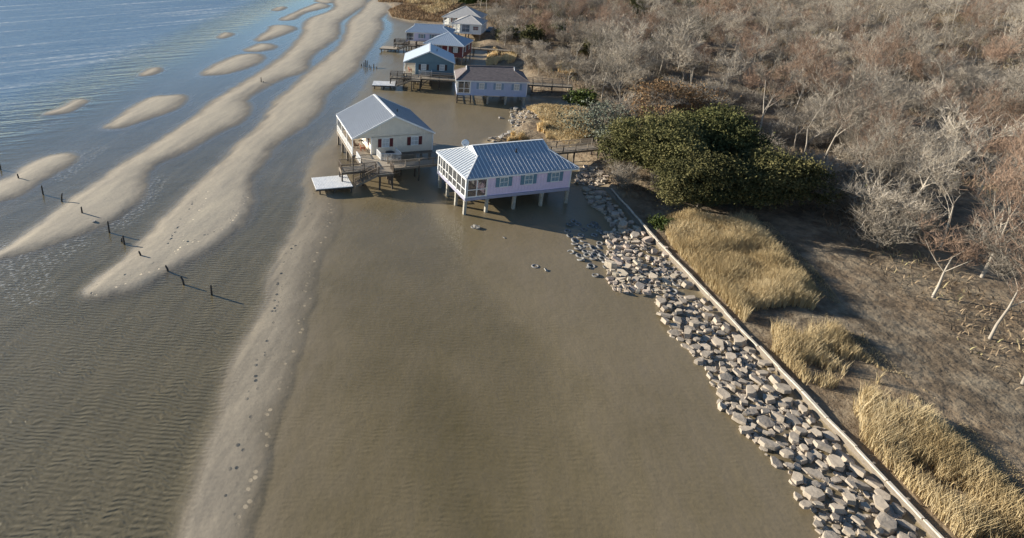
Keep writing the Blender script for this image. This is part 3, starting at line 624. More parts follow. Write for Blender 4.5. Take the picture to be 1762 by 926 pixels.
vs = [(0, 0, 0)] + [(r_ * math.cos(2 * math.pi * i / n_), d_, r_ * math.sin(2 * math.pi * i / n_)) for r_, d_ in ((.24, -.03), (.46, -.11)) for i in range(n_)]
fs = [(0, 1 + i, 1 + (i + 1) % n_) for i in range(n_)] + [(1 + i, 1 + n_ + i, 1 + n_ + (i + 1) % n_, 1 + (i + 1) % n_) for i in range(n_)]
do = dm.add(vs, fs).build('dish', WHITE, sdish, smooth=True); do.location = (0, 0, .62); do.rotation_euler = (R(-32), 0, R(-12)); so_ = do.modifiers.new('s', 'SOLIDIFY'); so_.thickness = .02
MB().cyl((0, .02, -.5), (0, .02, .58), .035).build('mast', DARKM, sdish); MB().beam((0, 0, .45), (-.15, -.5, .62), .03, .03).box(-.2, -.1, -.56, -.48, .57, .67).build('feed_arm', DARKM, sdish)

# --- slate blue gable house
BO = (11.5, 123.8)
gable_house(BO, -7.5, 10.9, 9.6, .55, 2.2, 4.75, 7.15, BLUEG, WROOF, SHD, 'slate blue stilt house with dark shutters and white gable roof', 2.6, ribs=0, wins=((4.35, .95), (8.2, .95)))
deck_complex(BO, -7.5, 1.5, 33.5, -5.6, dict(deck='brown wooden deck with stairs on the front of the slate blue house', dock='low pale dock beside the slate blue house deck', walk='dark boardwalk from the slate blue house behind the periwinkle house to shore'))
chair((*tow(BO, -7.5, 1.5, 2.4), 2.23), 100, SALMON, 'orange chair on the slate blue house porch')
# --- periwinkle house, shingled hip
PO = (20.5, 109.0)
hs = empty('stilt_house', (*PO, 0), -7.5, label='periwinkle blue stilt house under a brown shingled hip roof', cat='house', group='stilt houses over the tidal flat')
walls_box(hs, 2.45, 12.75, 0, 7.6, 2.0, 4.45, PERI); floor_frame(hs, 0, 12.75, -.02, 7.6, 1.998, PERI, th=.3)
MB().box(.05, 2.4, .05, 7.5, 2.0, 2.03).build('porch_floor', LWOOD, hs)
sc, fr = MB(), MB()
for i in range(4): screen_bay(sc, fr, .05, .05 + 1.86 * i, .05, .05 + 1.86 * (i + 1), 2.01, 4.42, 1)
screen_bay(sc, fr, .15, .05, 2.38, .05, 2.01, 4.42, 2); screen_bay(sc, fr, .15, 7.5, 2.38, 7.5, 2.01, 4.42, 2)
fr.build('porch_frame', WHITE, hs); sc.build('porch_screen', SCREEN, hs)
for x in (4.5, 7.6, 10.9): window(hs, x, 0, 3.0, 4.05, .85, SHP, glass=CURT, sw=.42)
for y in (2, 5.5): window(hs, 12.75, y, 3.0, 4.0, .9, SHP, 'right'); window(hs, 2.45, y, 3.0, 4.0, .9, None, 'left')
for x in (5, 9.5): window(hs, x, 7.6, 3.0, 4.0, .9, SHP, 'back')
d = MB().box(2.39, 2.447, 3.3, 4.2, 2.03, 4.1).build('door', WHITE, hs)
hip_roof(hs, -.35, 13.1, -.3, 8.1, 4.6, 6.5, 1.75, 10.6, .55, SHIN, 0)
piles(hs, [(.1, y) for y in (.1, 2.5, 5, 7.4)] + [(2.6, .1)], 1.7, DWOOD, .22); piles(hs, [(x, y) for x in (5.8, 9.1, 12.5) for y in (.15, 3.8, 7.3)], 1.7, CONC, .32)
x = MB()
for z_ in (.55, 1.15): x.beam((.1, .0, z_), (2.6, .0, z_), .05, .12); x.beam((.0, .1, z_), (.0, 7.4, z_), .05, .12)
x.build('cross_brace', DWOOD, hs)
# --- barn red house, pyramid roof
RO = (18.5, 146.6)
hs = empty('stilt_house', (*RO, 0), -25, label='barn red stilt house with white pyramid hip roof', cat='house', group='stilt houses over the tidal flat')
walls_box(hs, 6.3, 9.95, .3, 8.7, 2.2, 4.65, REDS); walls_box(hs, .4, 6.3 - .01, 2.4, 8.7, 2.2, 4.65, REDS, corner=False); floor_frame(hs, .2, 9.95, .2, 8.7, 2.198, REDS)
p = MB()
for x in (.35, 3.2, 6.1): p.box(x - .07, x + .07, .3, .44, 2.2, 4.7)
p.build('porch_post', WHITE, hs); r = MB(); rail(r, (.35, .37), (6.1, .37), 2.2, bal=.16); r.build('porch_rail', WHITE, hs)
window(hs, 8.1, .3, 3.1, 4.25, .95, SHD, glass=CURT); window(hs, 3.2, 2.4, 2.3, 4.2, 1.7, None)
for y in (2.4, 6): window(hs, 9.95, y, 3.1, 4.2, .8, SHD, 'right')
hip_roof(hs, 0, 10.3, -.3, 9.1, 4.8, 7.15, 5.05, 5.15, 0, WROOF, .5)
piles(hs, [(x, y) for x in (.4, 3.5, 6.5, 9.8) for y in (.35, 4.4, 8.5)], 1.86, WOOD, .26)
# --- lilac house
LO = (15.45, 162.57)
hs = empty('stilt_house', (*LO, 0), -18, label='small pale lilac stilt house with white ribbed roof behind the red house', cat='house', group='stilt houses over the tidal flat')
walls_box(hs, 1.9, 11.7, 2.6, 9.8, 2.2, 4.5, LILAC); floor_frame(hs, -.35, 11.7, 2.55, 9.8, 2.198, LILAC)
sc, fr = MB(), MB()
for i in range(3): screen_bay(sc, fr, -.3, 2.65 + 2.35 * i, -.3, 2.65 + 2.35 * (i + 1), 2.2, 4.5, 1)
screen_bay(sc, fr, -.25, 2.65, 1.85, 2.65, 2.2, 4.5, 1); fr.build('porch_frame', WHITE, hs); sc.build('porch_screen', SCREEN, hs)
MB().box(.55, 1.2, 2.66, 2.72, 2.22, 4.2).build('door', WHITE, hs)
for x in (4.1, 7.2, 10.2): window(hs, x, 2.6, 3.1, 4.1, .85, SHB)
for y in (5, 8): window(hs, 11.7, y, 3.1, 4.1, .85, SHB, 'right')
hip_roof(hs, -.5, 12.2, 2.2, 10.1, 4.65, 6.4, 1.3, 9.5, .5, WROOF, .42)
piles(hs, [(x, y) for x in (-.2, 3.5, 7.5, 11.4) for y in (2.75, 6.2, 9.6)], 1.86, DWOOD, .26)
deck_complex(LO, -18, 2.1, 34.0, -4.0, dict(deck='dark wooden deck with stairs on the front of the lilac house', dock='thin dark dock beside the lilac house deck', walk='boardwalk passing behind the barn red house to the wooded shore'), dockwhite=False, fence=False)
# --- large white house
WO = (30.7, 179.5)
hs = empty('stilt_house', (*WO, 0), -22, label='large white house with joined grey hip roofs by the woods', cat='house', group='stilt houses over the tidal flat')
zf = 2.5
walls_box(hs, 3.0, 9.2, -1.2, 7.8, zf, 5.0, WHS); floor_frame(hs, .6, 9.2, -1.3, 7.8, zf - .002, WHS)
p = MB()
for x in (.7, 2.0): p.box(x - .1, x + .1, -1.2, -1.0, zf, 5)
for y in (1.5, 4.5, 7.6): p.box(.62, .8, y - .1, y + .1, zf, 5)
p.build('porch_post', WHITE, hs); r = MB(); rail(r, (.7, -1.15), (2.95, -1.15), zf, bal=.15); rail(r, (.7, -1.1), (.7, 7.6), zf, bal=.15); r.build('porch_rail', WHITE, hs)
MB().box(.7, 3.0, 3.0, 7.7, zf, 4.98).build('inner_wall', WHS, hs)
window(hs, 4.7, -1.2, zf + .25, 4.8, 2.2, None); window(hs, 7.6, -1.2, zf + .9, 4.4, 1.5, None, glass=mat('old_brick_shutter', (.24, .14, .12), .7))
for y in (1.5, 5): window(hs, 9.2, y, zf + .9, 4.4, .9, None, 'right')
hip_roof(hs, .3, 9.5, -1.6, 8.2, 5.1, 7.0, 4.6, 5.2, 0, SHIN2, 0)
walls_box(hs, -3.0, 6.8, 10.6, 19.5, zf + .4, 5.3, WHS); floor_frame(hs, -4.8, 6.8, 10.2, 19.5, zf + .398, WHS)
walls_box(hs, 2.0, 6.8, 7.81, 10.59, zf + .3, 5.2, WHS, corner=False)
p = MB()
for x in (-4.7, -2.5): p.box(x - .1, x + .1, 10.25, 10.4, zf + .4, 5.3)
p.box(-4.8, -4.6, 15, 15.2, zf + .4, 5.3); p.box(-4.8, -4.6, 19.3, 19.5, zf + .4, 5.3)
p.build('porch_post', WHITE, hs); r = MB(); rail(r, (-4.7, 10.3), (-3.0, 10.3), zf + .4, bal=.15); rail(r, (-4.7, 10.3), (-4.7, 19.4), zf + .4, bal=.15); r.build('porch_rail', WHITE, hs)
window(hs, -1.4, 10.6, zf + 1.2, 4.9, .9, SHR)
hip_roof(hs, -5.2, 7.4, 9.4, 20.0, 5.35, 8.3, .9, 1.3, 0, SHIN2, 0)
piles(hs, [(x, y) for x in (.8, 4.8, 9.0) for y in (-1.1, 3.4, 7.6)] + [(x, y) for x in (-4.6, .5, 6.6) for y in (10.4, 14.8, 19.2)], zf - .34, WOOD, .3)

rr = random.Random(5)
# --- bulkhead along the near shore
bk = empty('bulkhead', (32.0, 47, 0), label='long low weathered timber bulkhead between the riprap and the reeds', cat='retaining wall')
pts = [(31.4, 14), (31.7, 26), (31.9, 38), (32.05, 47), (32.2, 54.4), (32.45, 59), (32.7, 63.4), (32.9, 68)]
c, s, pp = MB(), MB(), []
for a, b_ in zip(pts[:-1], pts[1:]):
    A = Vector((a[0] - 32, a[1] - 47, 0)); B_ = Vector((b_[0] - 32, b_[1] - 47, 0)); L = (B_ - A).length
    zt = .60
    nb_ = max(1, round(L / 2.4)); dz0 = rr.uniform(-.03, .03)
    for i in range(nb_):
        dz1 = rr.uniform(-.05, .05); dx_ = rr.uniform(-.05, .05); c.beam(A.lerp(B_, (i + .008) / nb_) + Vector((dx_, 0, zt + dz0)), A.lerp(B_, (i + .985) / nb_) + Vector((dx_ + rr.uniform(-.03, .03), 0, zt + dz1)), rr.uniform(.15, .21), .09); dz0 = dz1
    s.beam(A + Vector((.03, 0, zt / 2 - .3)), B_ + Vector((.03, 0, zt / 2 - .3)), .1, zt + .5)
    for i in range(int(L / 2.2)): q = A.lerp(B_, (i + .5) / int(L / 2.2)); pp.append(q)
c.build('cap_board', mat('pale_cap_board', (.56, .49, .39), .85, var=.25, scale=2), bk); s.build('sheet_boards', WOOD, bk)
for q in pp: MB().cyl((q.x + .17, q.y, -1), (q.x + .17, q.y, .66), .08).build('post', WOOD, bk)

# --- old pilings
PM = mat('black_wet_piling', (.035, .03, .026), .7, var=.3, scale=5)
def piling(px, py, h, lx=0, ly=0, r=.12, label='', group='old black pilings standing in the shallows', base=None):
    x, y = base or at(px, py); o = empty('piling', (x, y, 0), label=label, cat='piling', group=group)
    m = MB(); m.cyl((0, 0, -1), (lx * .5, ly * .5, h * .5), r * 1.05, r, 9); m.cyl((lx * .5, ly * .5, h * .5), (lx, ly, h), r, r * .85, 9); m.build('shaft', PM, o)
    m = MB(); m.cyl((lx, ly, h), (lx, ly, h + .07), r * .80, r * .45, 9); m.build('worn_top', PM, o); return o
for (px, py, h, lx, ly, lb) in [(1,291,.95,0,0,'old piling at the left edge of the picture'),(33,309,.75,-.1,0,'short piling on the sandbar nearest the left edge'),(74,334,1.12,0,0,'tall upright piling left of the tilted one in the channel'),
  (105,346,1.0,.28,0,'piling tilted to the right in the channel'),(142,370,1.0,0,0,'piling on the long sandbar with a grooved drift beside it'),(188,399,1.25,0,0,'tallest piling at the near edge of the long sandbar'),
  (214,419,.9,-.05,0,'piling in the channel with a stub beside it'),(244,443,.62,-.25,.1,'leaning piling at the edge of the footprinted sandbar'),(291,468,.62,-.3,.1,'short leaning piling below the footprint trail'),
  (318,489,.72,-.35,.15,'leaning piling casting a long shadow near the bottom left'),(364,506,.9,0,0,'upright piling with pale top, last of the near row')]:
    piling(px, py, h, lx, ly, .10, lb)
piling(209, 415, .3, .05, 0, .09, 'low stub just left of the piling in the channel')
for i, (px, py, h) in enumerate([(622,114,.55),(626,114,.9),(628.5,115,1.6),(631.5,115,1.5),(635,116,.6),(638,118,.5),(643,117,.9),(648,118,.4)]):
    piling(px, py, h, 0, 0, .13, 'black piling in the far cluster west of the blue house', 'cluster of far pilings in the blue channel')
piling(449.5, 143, 1.2, 0, 0, .1, 'lone post on the long sandbar far from the others'); piling(453, 143, .4, 0, 0, .1, 'short stub beside the lone post on the long sandbar')
# ---------------------------------------------------------------- rocks and tyres
ROCKM = mat('tan_broken_concrete', (.48, .40, .31), .9, col2=(.33, .27, .205), scale=1.8, bump=.03, bscale=5, rnd=.22)
ROCKG = mat('grey_stone', (.36, .33, .285), .9, col2=(.17, .155, .135), scale=1.6, bump=.03, bscale=5, rnd=.25)
def rock_mesh(seed, flat):
    r = random.Random(seed); import bmesh
    bm = bmesh.new(); n = r.randint(5, 7); pts = []
    for i in range(n):
        a = 2 * math.pi * i / n + r.uniform(-.25, .25); q = r.uniform(.72, 1.05); pts.append((q * math.cos(a), q * math.sin(a) * r.uniform(.6, .95)))
    for x, y in pts:
        bm.verts.new((x, y, -flat * r.uniform(.8, 1.1))); bm.verts.new((x * r.uniform(.86, .98), y * r.uniform(.86, .98), flat * r.uniform(.75, 1.0)))
    bmesh.ops.convex_hull(bm, input=bm.verts); bmesh.ops.delete(bm, geom=[v for v in bm.verts if not v.link_faces], context='VERTS')
    bmesh.ops.bevel(bm, geom=bm.edges[:], offset=.015, segments=1, affect='EDGES', profile=.6)
    me = bpy.data.meshes.new('rock'); bm.to_mesh(me); bm.free(); me.materials.append(None); return me
RME = [rock_mesh(i, (.28, .35, .5, .22, .45, .3, .6, .25)[i % 8]) for i in range(12)]
for me in RME: me.materials.clear()
RMES = {}
for k, m in (('t', ROCKM), ('g', ROCKG)):
    RMES[k] = []
    for me in RME: c_ = me.copy(); c_.materials.clear(); c_.materials.append(m); RMES[k].append(c_)
def rock(x, y, s, label, group, kind='t', z=None, flat=1.0):
    o = bpy.data.objects.new('riprap_rock', rr.choice(RMES[kind])); C.objects.link(o)
    o.location = (x, y, (z if z is not None else 0) + s * .16 * flat); o.scale = (s, s * rr.uniform(.65, 1.0), s * rr.uniform(.55, .9) * flat); o.rotation_euler = (rr.uniform(-.3, .3), rr.uniform(-.3, .3), rr.uniform(0, 6.3))
    return tag(o, label, 'rock', group)
def inpoly(p, poly):
    x, y = p; r = False
    for (ax, ay), (bx, by) in zip(poly, poly[1:] + poly[:1]):
        if (ay > y) != (by > y) and x < (bx - ax) * (y - ay) / (by - ay) + ax: r = not r
    return r
def scatter(poly, n, mind, rnd, tries=20000, taken=None, rad=None):
    xs = [p[0] for p in poly]; ys = [p[1] for p in poly]; out = []; taken = taken if taken is not None else []
    for _ in range(tries):
        if len(out) >= n: break
        p = (rnd.uniform(min(xs), max(xs)), rnd.uniform(min(ys), max(ys)))
        if not inpoly(p, poly): continue
        d = mind() if callable(mind) else mind
        if any((p[0] - q[0]) ** 2 + (p[1] - q[1]) ** 2 < ((d + q[2]) * .5) ** 2 for q in taken): continue
        out.append((*p, d)); taken.append((*p, d))
    return out
def W(pts): return [at(*p) for p in pts]
# near riprap: the lit heap and the shaded bank beyond it
zones = [
 (W([(1046,398),(1075,400),(1098,408),(1118,418),(1106,436),(1098,448),(1112,462),(1122,478),(1130,490),(1150,500),(1150,507),(1062,507),(1050,490),(1044,460),(1046,430),(1040,412)]), 135, (.40, 1.1), 't', 'tan slab in the sunlit riprap heap between tires and bulkhead', 'tan riprap slabs in the sunlit heap'),
 (W([(1022,322),(1045,340),(1070,368),(1102,400),(1110,408),(1085,404),(1052,390),(1040,370),(1012,352),(1005,330)]), 46, (.5, 1.2), 't', 'riprap slab in the shade along the bulkhead', 'riprap slabs shaded by the lavender house'),
 (W([(988,318),(1000,291),(1016,290),(1036,302),(1046,318),(1030,322),(1005,318)]), 28, (.45, 1.0), 't', 'rock in the jumbled bank at the right end of the lavender house', 'rocks banked behind the lavender house'),
 (W([(1098,410),(1140,430),(1196,492),(1150,500),(1120,470),(1112,445)]), 16, (.4, .9), 't', 'scattered slab between the heap and the bulkhead among tires', 'scattered slabs by the bulkhead'),
 (W([(879,186),(898,184),(915,188),(930,200),(936,212),(920,216),(905,212),(898,224),(888,228),(880,222),(878,205)]), 42, (.4, .95), 'g', 'grey rock on the point behind the cream house', 'grey rocks on the small point'),
 (W([(838,246),(843,238),(860,236),(878,227),(889,228),(872,240),(858,248),(845,250)]), 18, (.4, .9), 'g', 'pale rock at the tip of the reed covered point', 'pale rocks at the reed tip'),
]
taken = []
for poly, n, (a, b_), kd, lb, gp in zones:
    for (x, y, d) in scatter(poly, n, lambda: rr.uniform(a, b_) if rr.random() < .75 else rr.uniform(a, a * 1.2), rr, 9000, taken): rock(x, y, d * .76, lb, gp, kd, z=(max(0, gz(x, y)[0]) if (kd == 'g' or 'banked' in gp) else min(.3, max(0, gz(x, y)[0]))) + rr.choice((0, 0, .12, .25)))
EXT = [(31.2, 15), (31.6, 45.0), (28.2, 45.9), (26.8, 44), (26.2, 40), (26.8, 36), (25.6, 32), (26.4, 27), (25.4, 22), (26, 15)]
ev, ef, ek = [], [], 0
for (x, y, d) in scatter(EXT, 420, lambda: rr.uniform(.42, 1.1), rr, 30000, taken):      # the bank goes on below the photograph's frame: one mass
    me = rr.choice(RME); M_ = Matrix.Translation((x, y, .1 + rr.choice((0, 0, .12, .25)))) @ Matrix.Rotation(rr.uniform(0, 6.3), 4, 'Z') @ Matrix.Rotation(rr.uniform(-.3, .3), 4, 'X') @ Matrix.Diagonal((d * .7, d * .7 * rr.uniform(.65, 1), d * .7 * rr.uniform(.55, .9), 1))
    ev += [tuple(M_ @ v.co) for v in me.vertices]; ef += [tuple(i + ek for i in p.vertices) for p in me.polygons]; ek += len(me.vertices)
for poly, n_ in ((zones[0][0], 1100), (zones[1][0], 500), (zones[2][0], 350), (zones[3][0], 260), (zones[4][0], 350), (EXT, 1500)):
    xs = [p[0] for p in poly]; ys = [p[1] for p in poly]; k_ = 0
    while k_ < n_:
        x, y = rr.uniform(min(xs) - .4, max(xs) + .4), rr.uniform(min(ys) - .4, max(ys) + .4)
        k_ += 1
        if not inpoly((x, y), poly): continue
        d = rr.uniform(.10, .34); me = rr.choice(RME); M_ = Matrix.Translation((x, y, (max(0, gz(x, y)[0]) if n_ == 350 else 0) + .05)) @ Matrix.Rotation(rr.uniform(0, 6.3), 4, 'Z') @ Matrix.Rotation(rr.uniform(-.6, .6), 4, 'X') @ Matrix.Diagonal((d, d * .8, d * .8, 1))
        ev += [tuple(M_ @ v.co) for v in me.vertices]; ef += [tuple(i + ek for i in p.vertices) for p in me.polygons]; ek += len(me.vertices)
_r = MB().add(ev, ef).build('riprap', ROCKM); tag(_r, 'small rubble filling the gaps between the riprap slabs along the shore', 'riprap', kind='stuff')
for (px, py, s, lb) in [(820,392,.5,'pale rock in the small clump on the mud below the lavender house'),(823,393.5,.42,'darker rock in the small clump on the mud below the lavender house'),(868,410,.22,'tiny pale stone alone on the mud below the lavender house'),(940,466.5,.33,'small pale stone beside a sunken tire on the mud'),
  (861,203.5,.5,'lone pale rock on the mud left of the grey point'),(162,384,.3,'small dark stone on the long sandbar'),(915,164,.5,'whitish rock on the dirt bank by the periwinkle house'),(1012,462,.35,'small stone left of the riprap heap')]:
    x, y = at(px, py); o = rock(x, y, s, lb, None, 'g', z=max(0, gz(x, y)[0]))
TM = mat('mud_caked_rubber', (.09, .085, .08), .85, col2=(.30, .285, .26), scale=2.5, rnd=.3)
def torus(Rr, r, n=22, k=8):
    v, f = [], []
    for i in range(n):
        for j in range(k):
            a = 2 * math.pi * i / n; b_ = 2 * math.pi * j / k; q = Rr + r * math.cos(b_); v.append((q * math.cos(a), q * math.sin(a), .82 * r * math.sin(b_)))
            f.append((i * k + j, ((i + 1) % n) * k + j, ((i + 1) % n) * k + (j + 1) % k, i * k + (j + 1) % k))
    return npmesh('tire', v, f, TM, link=False)
TME = torus(.30, .105)
TME.polygons.foreach_set('use_smooth', np.ones(len(TME.polygons), bool))
z = lambda a, b_: (960 + a / 7.29, 380 + b_ / 7.29)
T1 = [(150,200),(275,215),(215,258),(320,265),(215,300),(365,315),(300,330),(525,293),(440,348),(530,338),(255,362),(345,395),(425,392),(515,398),(270,445),(372,440),(465,438),(285,490),(450,482),(560,445),(420,578),(120,135),(605,590),(562,488),(470,692),(160,400),(605,530)]
T2 = [(1155,285),(1140,470),(1195,500),(1310,555),(1315,590),(1410,620),(1210,670),(1430,715),(1575,755),(1490,820),(1480,770),(1110,770),(1510,665),(1240,620),(1445,900),(1020,570),(970,430),(780,445),(870,425),(640,300)]
T3 = [(410,75),(505,90),(455,45),(455,190),(250,50),(200,20),(330,120),(150,60),(290,190),(520,130),(560,170)]
for L_, lb, gp in ((T1, 'muddy tire lying in the sunlit mud left of the riprap', 'tires half sunk in the sunlit mud'), (T2, 'tire lying among slabs near the bulkhead', 'tires lying near the bulkhead'), (T3, 'tire in the lavender house shade on the mud', 'tires in the shaded mud')):
    for (a, b_) in L_:
        x, y = at(*z(a, b_)); s = rr.uniform(.85, 1.15); o = bpy.data.objects.new('tire', TME); C.objects.link(o)
        o.location = (x, y, max(0, gz(x, y)[0]) + rr.uniform(-.02, .05)); o.scale = (s, s, s); o.rotation_euler = (rr.uniform(-.3, .3), rr.uniform(-.3, .3), 0); tag(o, lb, 'tire', gp)
for (px, py, lb) in [(921, 459, 'sunken tire ring alone on the open mud'), (816, 391, 'tire stub at the rock clump on the mud')]:
    x, y = at(px, py); o = bpy.data.objects.new('tire', TME); C.objects.link(o); o.location = (x, y, gz(x, y)[0] - .02); tag(o, lb, 'tire')

# ---------------------------------------------------------------- vegetation
def attr_mat(name, cols, rough=.9, trans=0.0, rnd=.25):
    """colour from the per-vertex 'tint' value plus a per-object shift"""
    m = bpy.data.materials.new(name); m.use_nodes = True; n = m.node_tree.nodes; l = m.node_tree.links; b = n['Principled BSDF']; b.inputs['Roughness'].default_value = rough; b.inputs['Specular IOR Level'].default_value = .2
    a = n.new('ShaderNodeAttribute'); a.attribute_name = 'tint'; rp = n.new('ShaderNodeValToRGB'); set_ramp(rp, [(i / (len(cols) - 1), c) for i, c in enumerate(cols)])
    l.new(a.outputs['Fac'], rp.inputs[0]); oi = n.new('ShaderNodeObjectInfo'); mr = n.new('ShaderNodeMapRange'); mr.inputs['To Min'].default_value = 1 - rnd; mr.inputs['To Max'].default_value = 1 + rnd; l.new(oi.outputs['Random'], mr.inputs[0])
    hv = n.new('ShaderNodeHueSaturation'); l.new(rp.outputs[0], hv.inputs['Color']); l.new(mr.outputs[0], hv.inputs['Value']); l.new(hv.outputs[0], b.inputs['Base Color'])
    return m
BARK = attr_mat('pale_grey_bark', [(.16, .135, .105), (.42, .37, .30)])
TWIG = attr_mat('bare_grey_brown_twigs', [(.15, .125, .095), (.33, .285, .225), (.50, .44, .36)], rnd=.42)
RTWIG = attr_mat('reddish_bare_twigs', [(.13, .085, .06), (.29, .195, .135), (.40, .29, .21)])
def bare_tree(seed, H=10, spread=1.0, ntw=2600, shrub=False, lean=.0):
    r = random.Random(seed); segs = []
    def grow(p, d, L, rad, lev):
        k = 3 if lev < 2 else 2
        for i in range(k):
            d2 = (d + Vector((r.uniform(-1, 1), r.uniform(-1, 1), r.uniform(-.3, .5))) * (.12 + .05 * lev)).normalized(); q = p + d2 * L / k
            r2 = rad * (1 - .28 / k * (i + 1) - .08); segs.append((p, q, rad, r2, lev)); rad = r2; p = q; d = d2
            if lev < 4 and (lev > 0 or i > 0 or shrub):
                for _ in range(r.randint(1, 3)):
                    ax = Vector((r.uniform(-1, 1), r.uniform(-1, 1), r.uniform(-.1, .6))).normalized(); nd = (d * .62 + ax * (.75 * spread)).normalized()
                    grow(p, nd, L * r.uniform(.5, .75), rad * .6, lev + 1)
    if shrub:
        for _ in range(5): grow(Vector((r.uniform(-.3, .3), r.uniform(-.3, .3), 0)), Vector((r.uniform(-.8, .8), r.uniform(-.8, .8), 1)).normalized(), H * .55, .06, 1)
    else: grow(Vector((0, 0, -.2)), Vector((lean, 0, 1)).normalized(), H * .62, .17 * H / 10, 0)
    V, Fc, T = [], [], []; TV, TF, TT = [], [], []
    ends = [s for s in segs if s[4] >= 2]
    for (a, b_, r0, r1, lev) in segs:
        d = (b_ - a).normalized(); c = d.orthogonal().normalized(); e = d.cross(c); n_ = 5 if lev < 2 else 3
        tgt = (V, Fc, T) if lev < 2 else (TV, TF, TT); k = len(tgt[0]); r0 = max(r0, .018); r1 = max(r1, .013)
        for pt, rad in ((a, r0), (b_, r1)):
            for i in range(n_): an = 2 * math.pi * i / n_; tgt[0].append(pt + (c * math.cos(an) + e * math.sin(an)) * rad); tgt[2].append(r.random() if lev > 1 else .6 + .4 * r.random())
        for i in range(n_): tgt[1].append((k + i, k + (i + 1) % n_, k + n_ + (i + 1) % n_, k + n_ + i))
    for _ in range(ntw):
        a, b_, _, _, lev = r.choice(ends); p = a.lerp(b_, r.random()); d = ((b_ - a).normalized() * .8 + Vector((r.gauss(0, .6), r.gauss(0, .6), r.gauss(.25, .5)))).normalized(); L = r.uniform(.35, 1.1); c = d.orthogonal(); c.rotate(Matrix.Rotation(r.uniform(0, 6.3), 3, d)); c = c.normalized() * .013
        k = len(TV); q = p + d * L * .55 + Vector((0, 0, .04)); TV += [p - c, p + c, q + c * .6, q - c * .6]; e_ = q + (d + Vector((r.gauss(0, .3), r.gauss(0, .3), .1))) * L * .45
        TF.append((k, k + 1, k + 2, k + 3)); t = r.random(); TT += [t] * 4; k = len(TV); TV += [q - c * .6, q + c * .6, e_ + c * .1, e_ - c * .1]; TF.append((k, k + 1, k + 2, k + 3)); TT += [t] * 4
    tr_ = npmesh('trunk', V, Fc, BARK, attr={'tint': T}, link=False) if V else None
    cr = npmesh('crown', TV, TF, TWIG, attr={'tint': TT}, link=False)
    return tr_, cr
VARS = [bare_tree(i, H=(9, 10.5, 8, 11, 9.5, 7.5)[i], spread=(1, .8, 1.2, .75, 1, 1.25)[i], ntw=2400) for i in range(6)]
RV = [(a, b_.copy()) for a, b_ in VARS[:3]]
for a, b_ in RV: b_.materials.clear(); b_.materials.append(RTWIG)
SHV = [bare_tree(20 + i, H=3.6, spread=1.2, ntw=1500, shrub=True)[1] for i in range(3)]
def put_tree(x, y, var, s, label, group, yaw=None, cat='tree', name='bare_tree', z=None):
    t, c_ = var; zz = gz(x, y)[0] if z is None else z
    o = empty(name, (x, y, zz - .1), rr.uniform(0, 360) if yaw is None else yaw, label=label, cat=cat, group=group); o.scale = (s, s, s * rr.uniform(.9, 1.12))
    for nm, me in (('trunk', t), ('crown', c_)):
        if me is None: continue
        p = bpy.data.objects.new(nm, me); C.objects.link(p); p.parent = o
    return o
LEAFD = attr_mat('dark_evergreen_leaves', [(.03, .035, .014), (.075, .08, .028), (.15, .145, .05), (.24, .215, .09)], .9)
LEAFG = attr_mat('fresh_green_leaves', [(.03, .045, .012), (.07, .10, .022), (.15, .17, .035)], .6)
LEAFR = attr_mat('rust_orange_needles', [(.08, .048, .03), (.20, .115, .055), (.32, .195, .09), (.36, .27, .15)], .8)
LEAFS = attr_mat('silver_green_leaves', [(.06, .065, .045), (.15, .165, .115), (.30, .31, .24)], .8)
LEAFO = attr_mat('olive_leaves', [(.045, .046, .018), (.115, .11, .04), (.22, .19, .08)], .9)
def leaf_crown(seed, rx, ry, rz, nclump, per, m, ls=.16, cs=.8, zc=None):
    g_ = np.random.default_rng(seed); u = g_.normal(size=(nclump, 3)); u /= np.linalg.norm(u, axis=1)[:, None]; rad = g_.uniform(.35, 1.0, nclump) ** .5
    c_ = u * rad[:, None] * np.array([rx, ry, rz]); c_[:, 2] = np.where(c_[:, 2] < -.35 * rz, c_[:, 2] * .5, c_[:, 2])
    lob = 1 + .34 * np.sin(3 * np.arctan2(u[:, 1], u[:, 0]) + seed) + .15 * np.sin(7 * np.arctan2(u[:, 1], u[:, 0]) + 2 * seed); c_[:, :2] *= lob[:, None]
    tc = g_.uniform(0, 1, nclump); P = np.repeat(c_, per, 0) + g_.normal(size=(nclump * per, 3)) * cs * np.array([.5, .5, .30]) * np.repeat(g_.uniform(.5, 1.5, nclump), per)[:, None]; N_ = len(P)
    a = g_.normal(size=(N_, 3)); a /= np.linalg.norm(a, axis=1)[:, None]; b_ = np.cross(a, g_.normal(size=(N_, 3))); b_ /= np.linalg.norm(b_, axis=1)[:, None]; s = g_.uniform(.6, 1.3, N_)[:, None] * ls
    V = np.stack([P - a * s - b_ * s * .45, P + a * s - b_ * s * .45, P + a * s + b_ * s * .45, P - a * s + b_ * s * .45], 1).reshape(-1, 3)
    V[:, 2] += zc if zc is not None else rz * .9
    T = np.repeat(np.clip(np.repeat(tc, per) * .6 + g_.uniform(0, .4, N_), 0, 1), 4)
    return npmesh('crown', V, np.arange(len(V)).reshape(-1, 4), m, attr={'tint': T}, link=False)
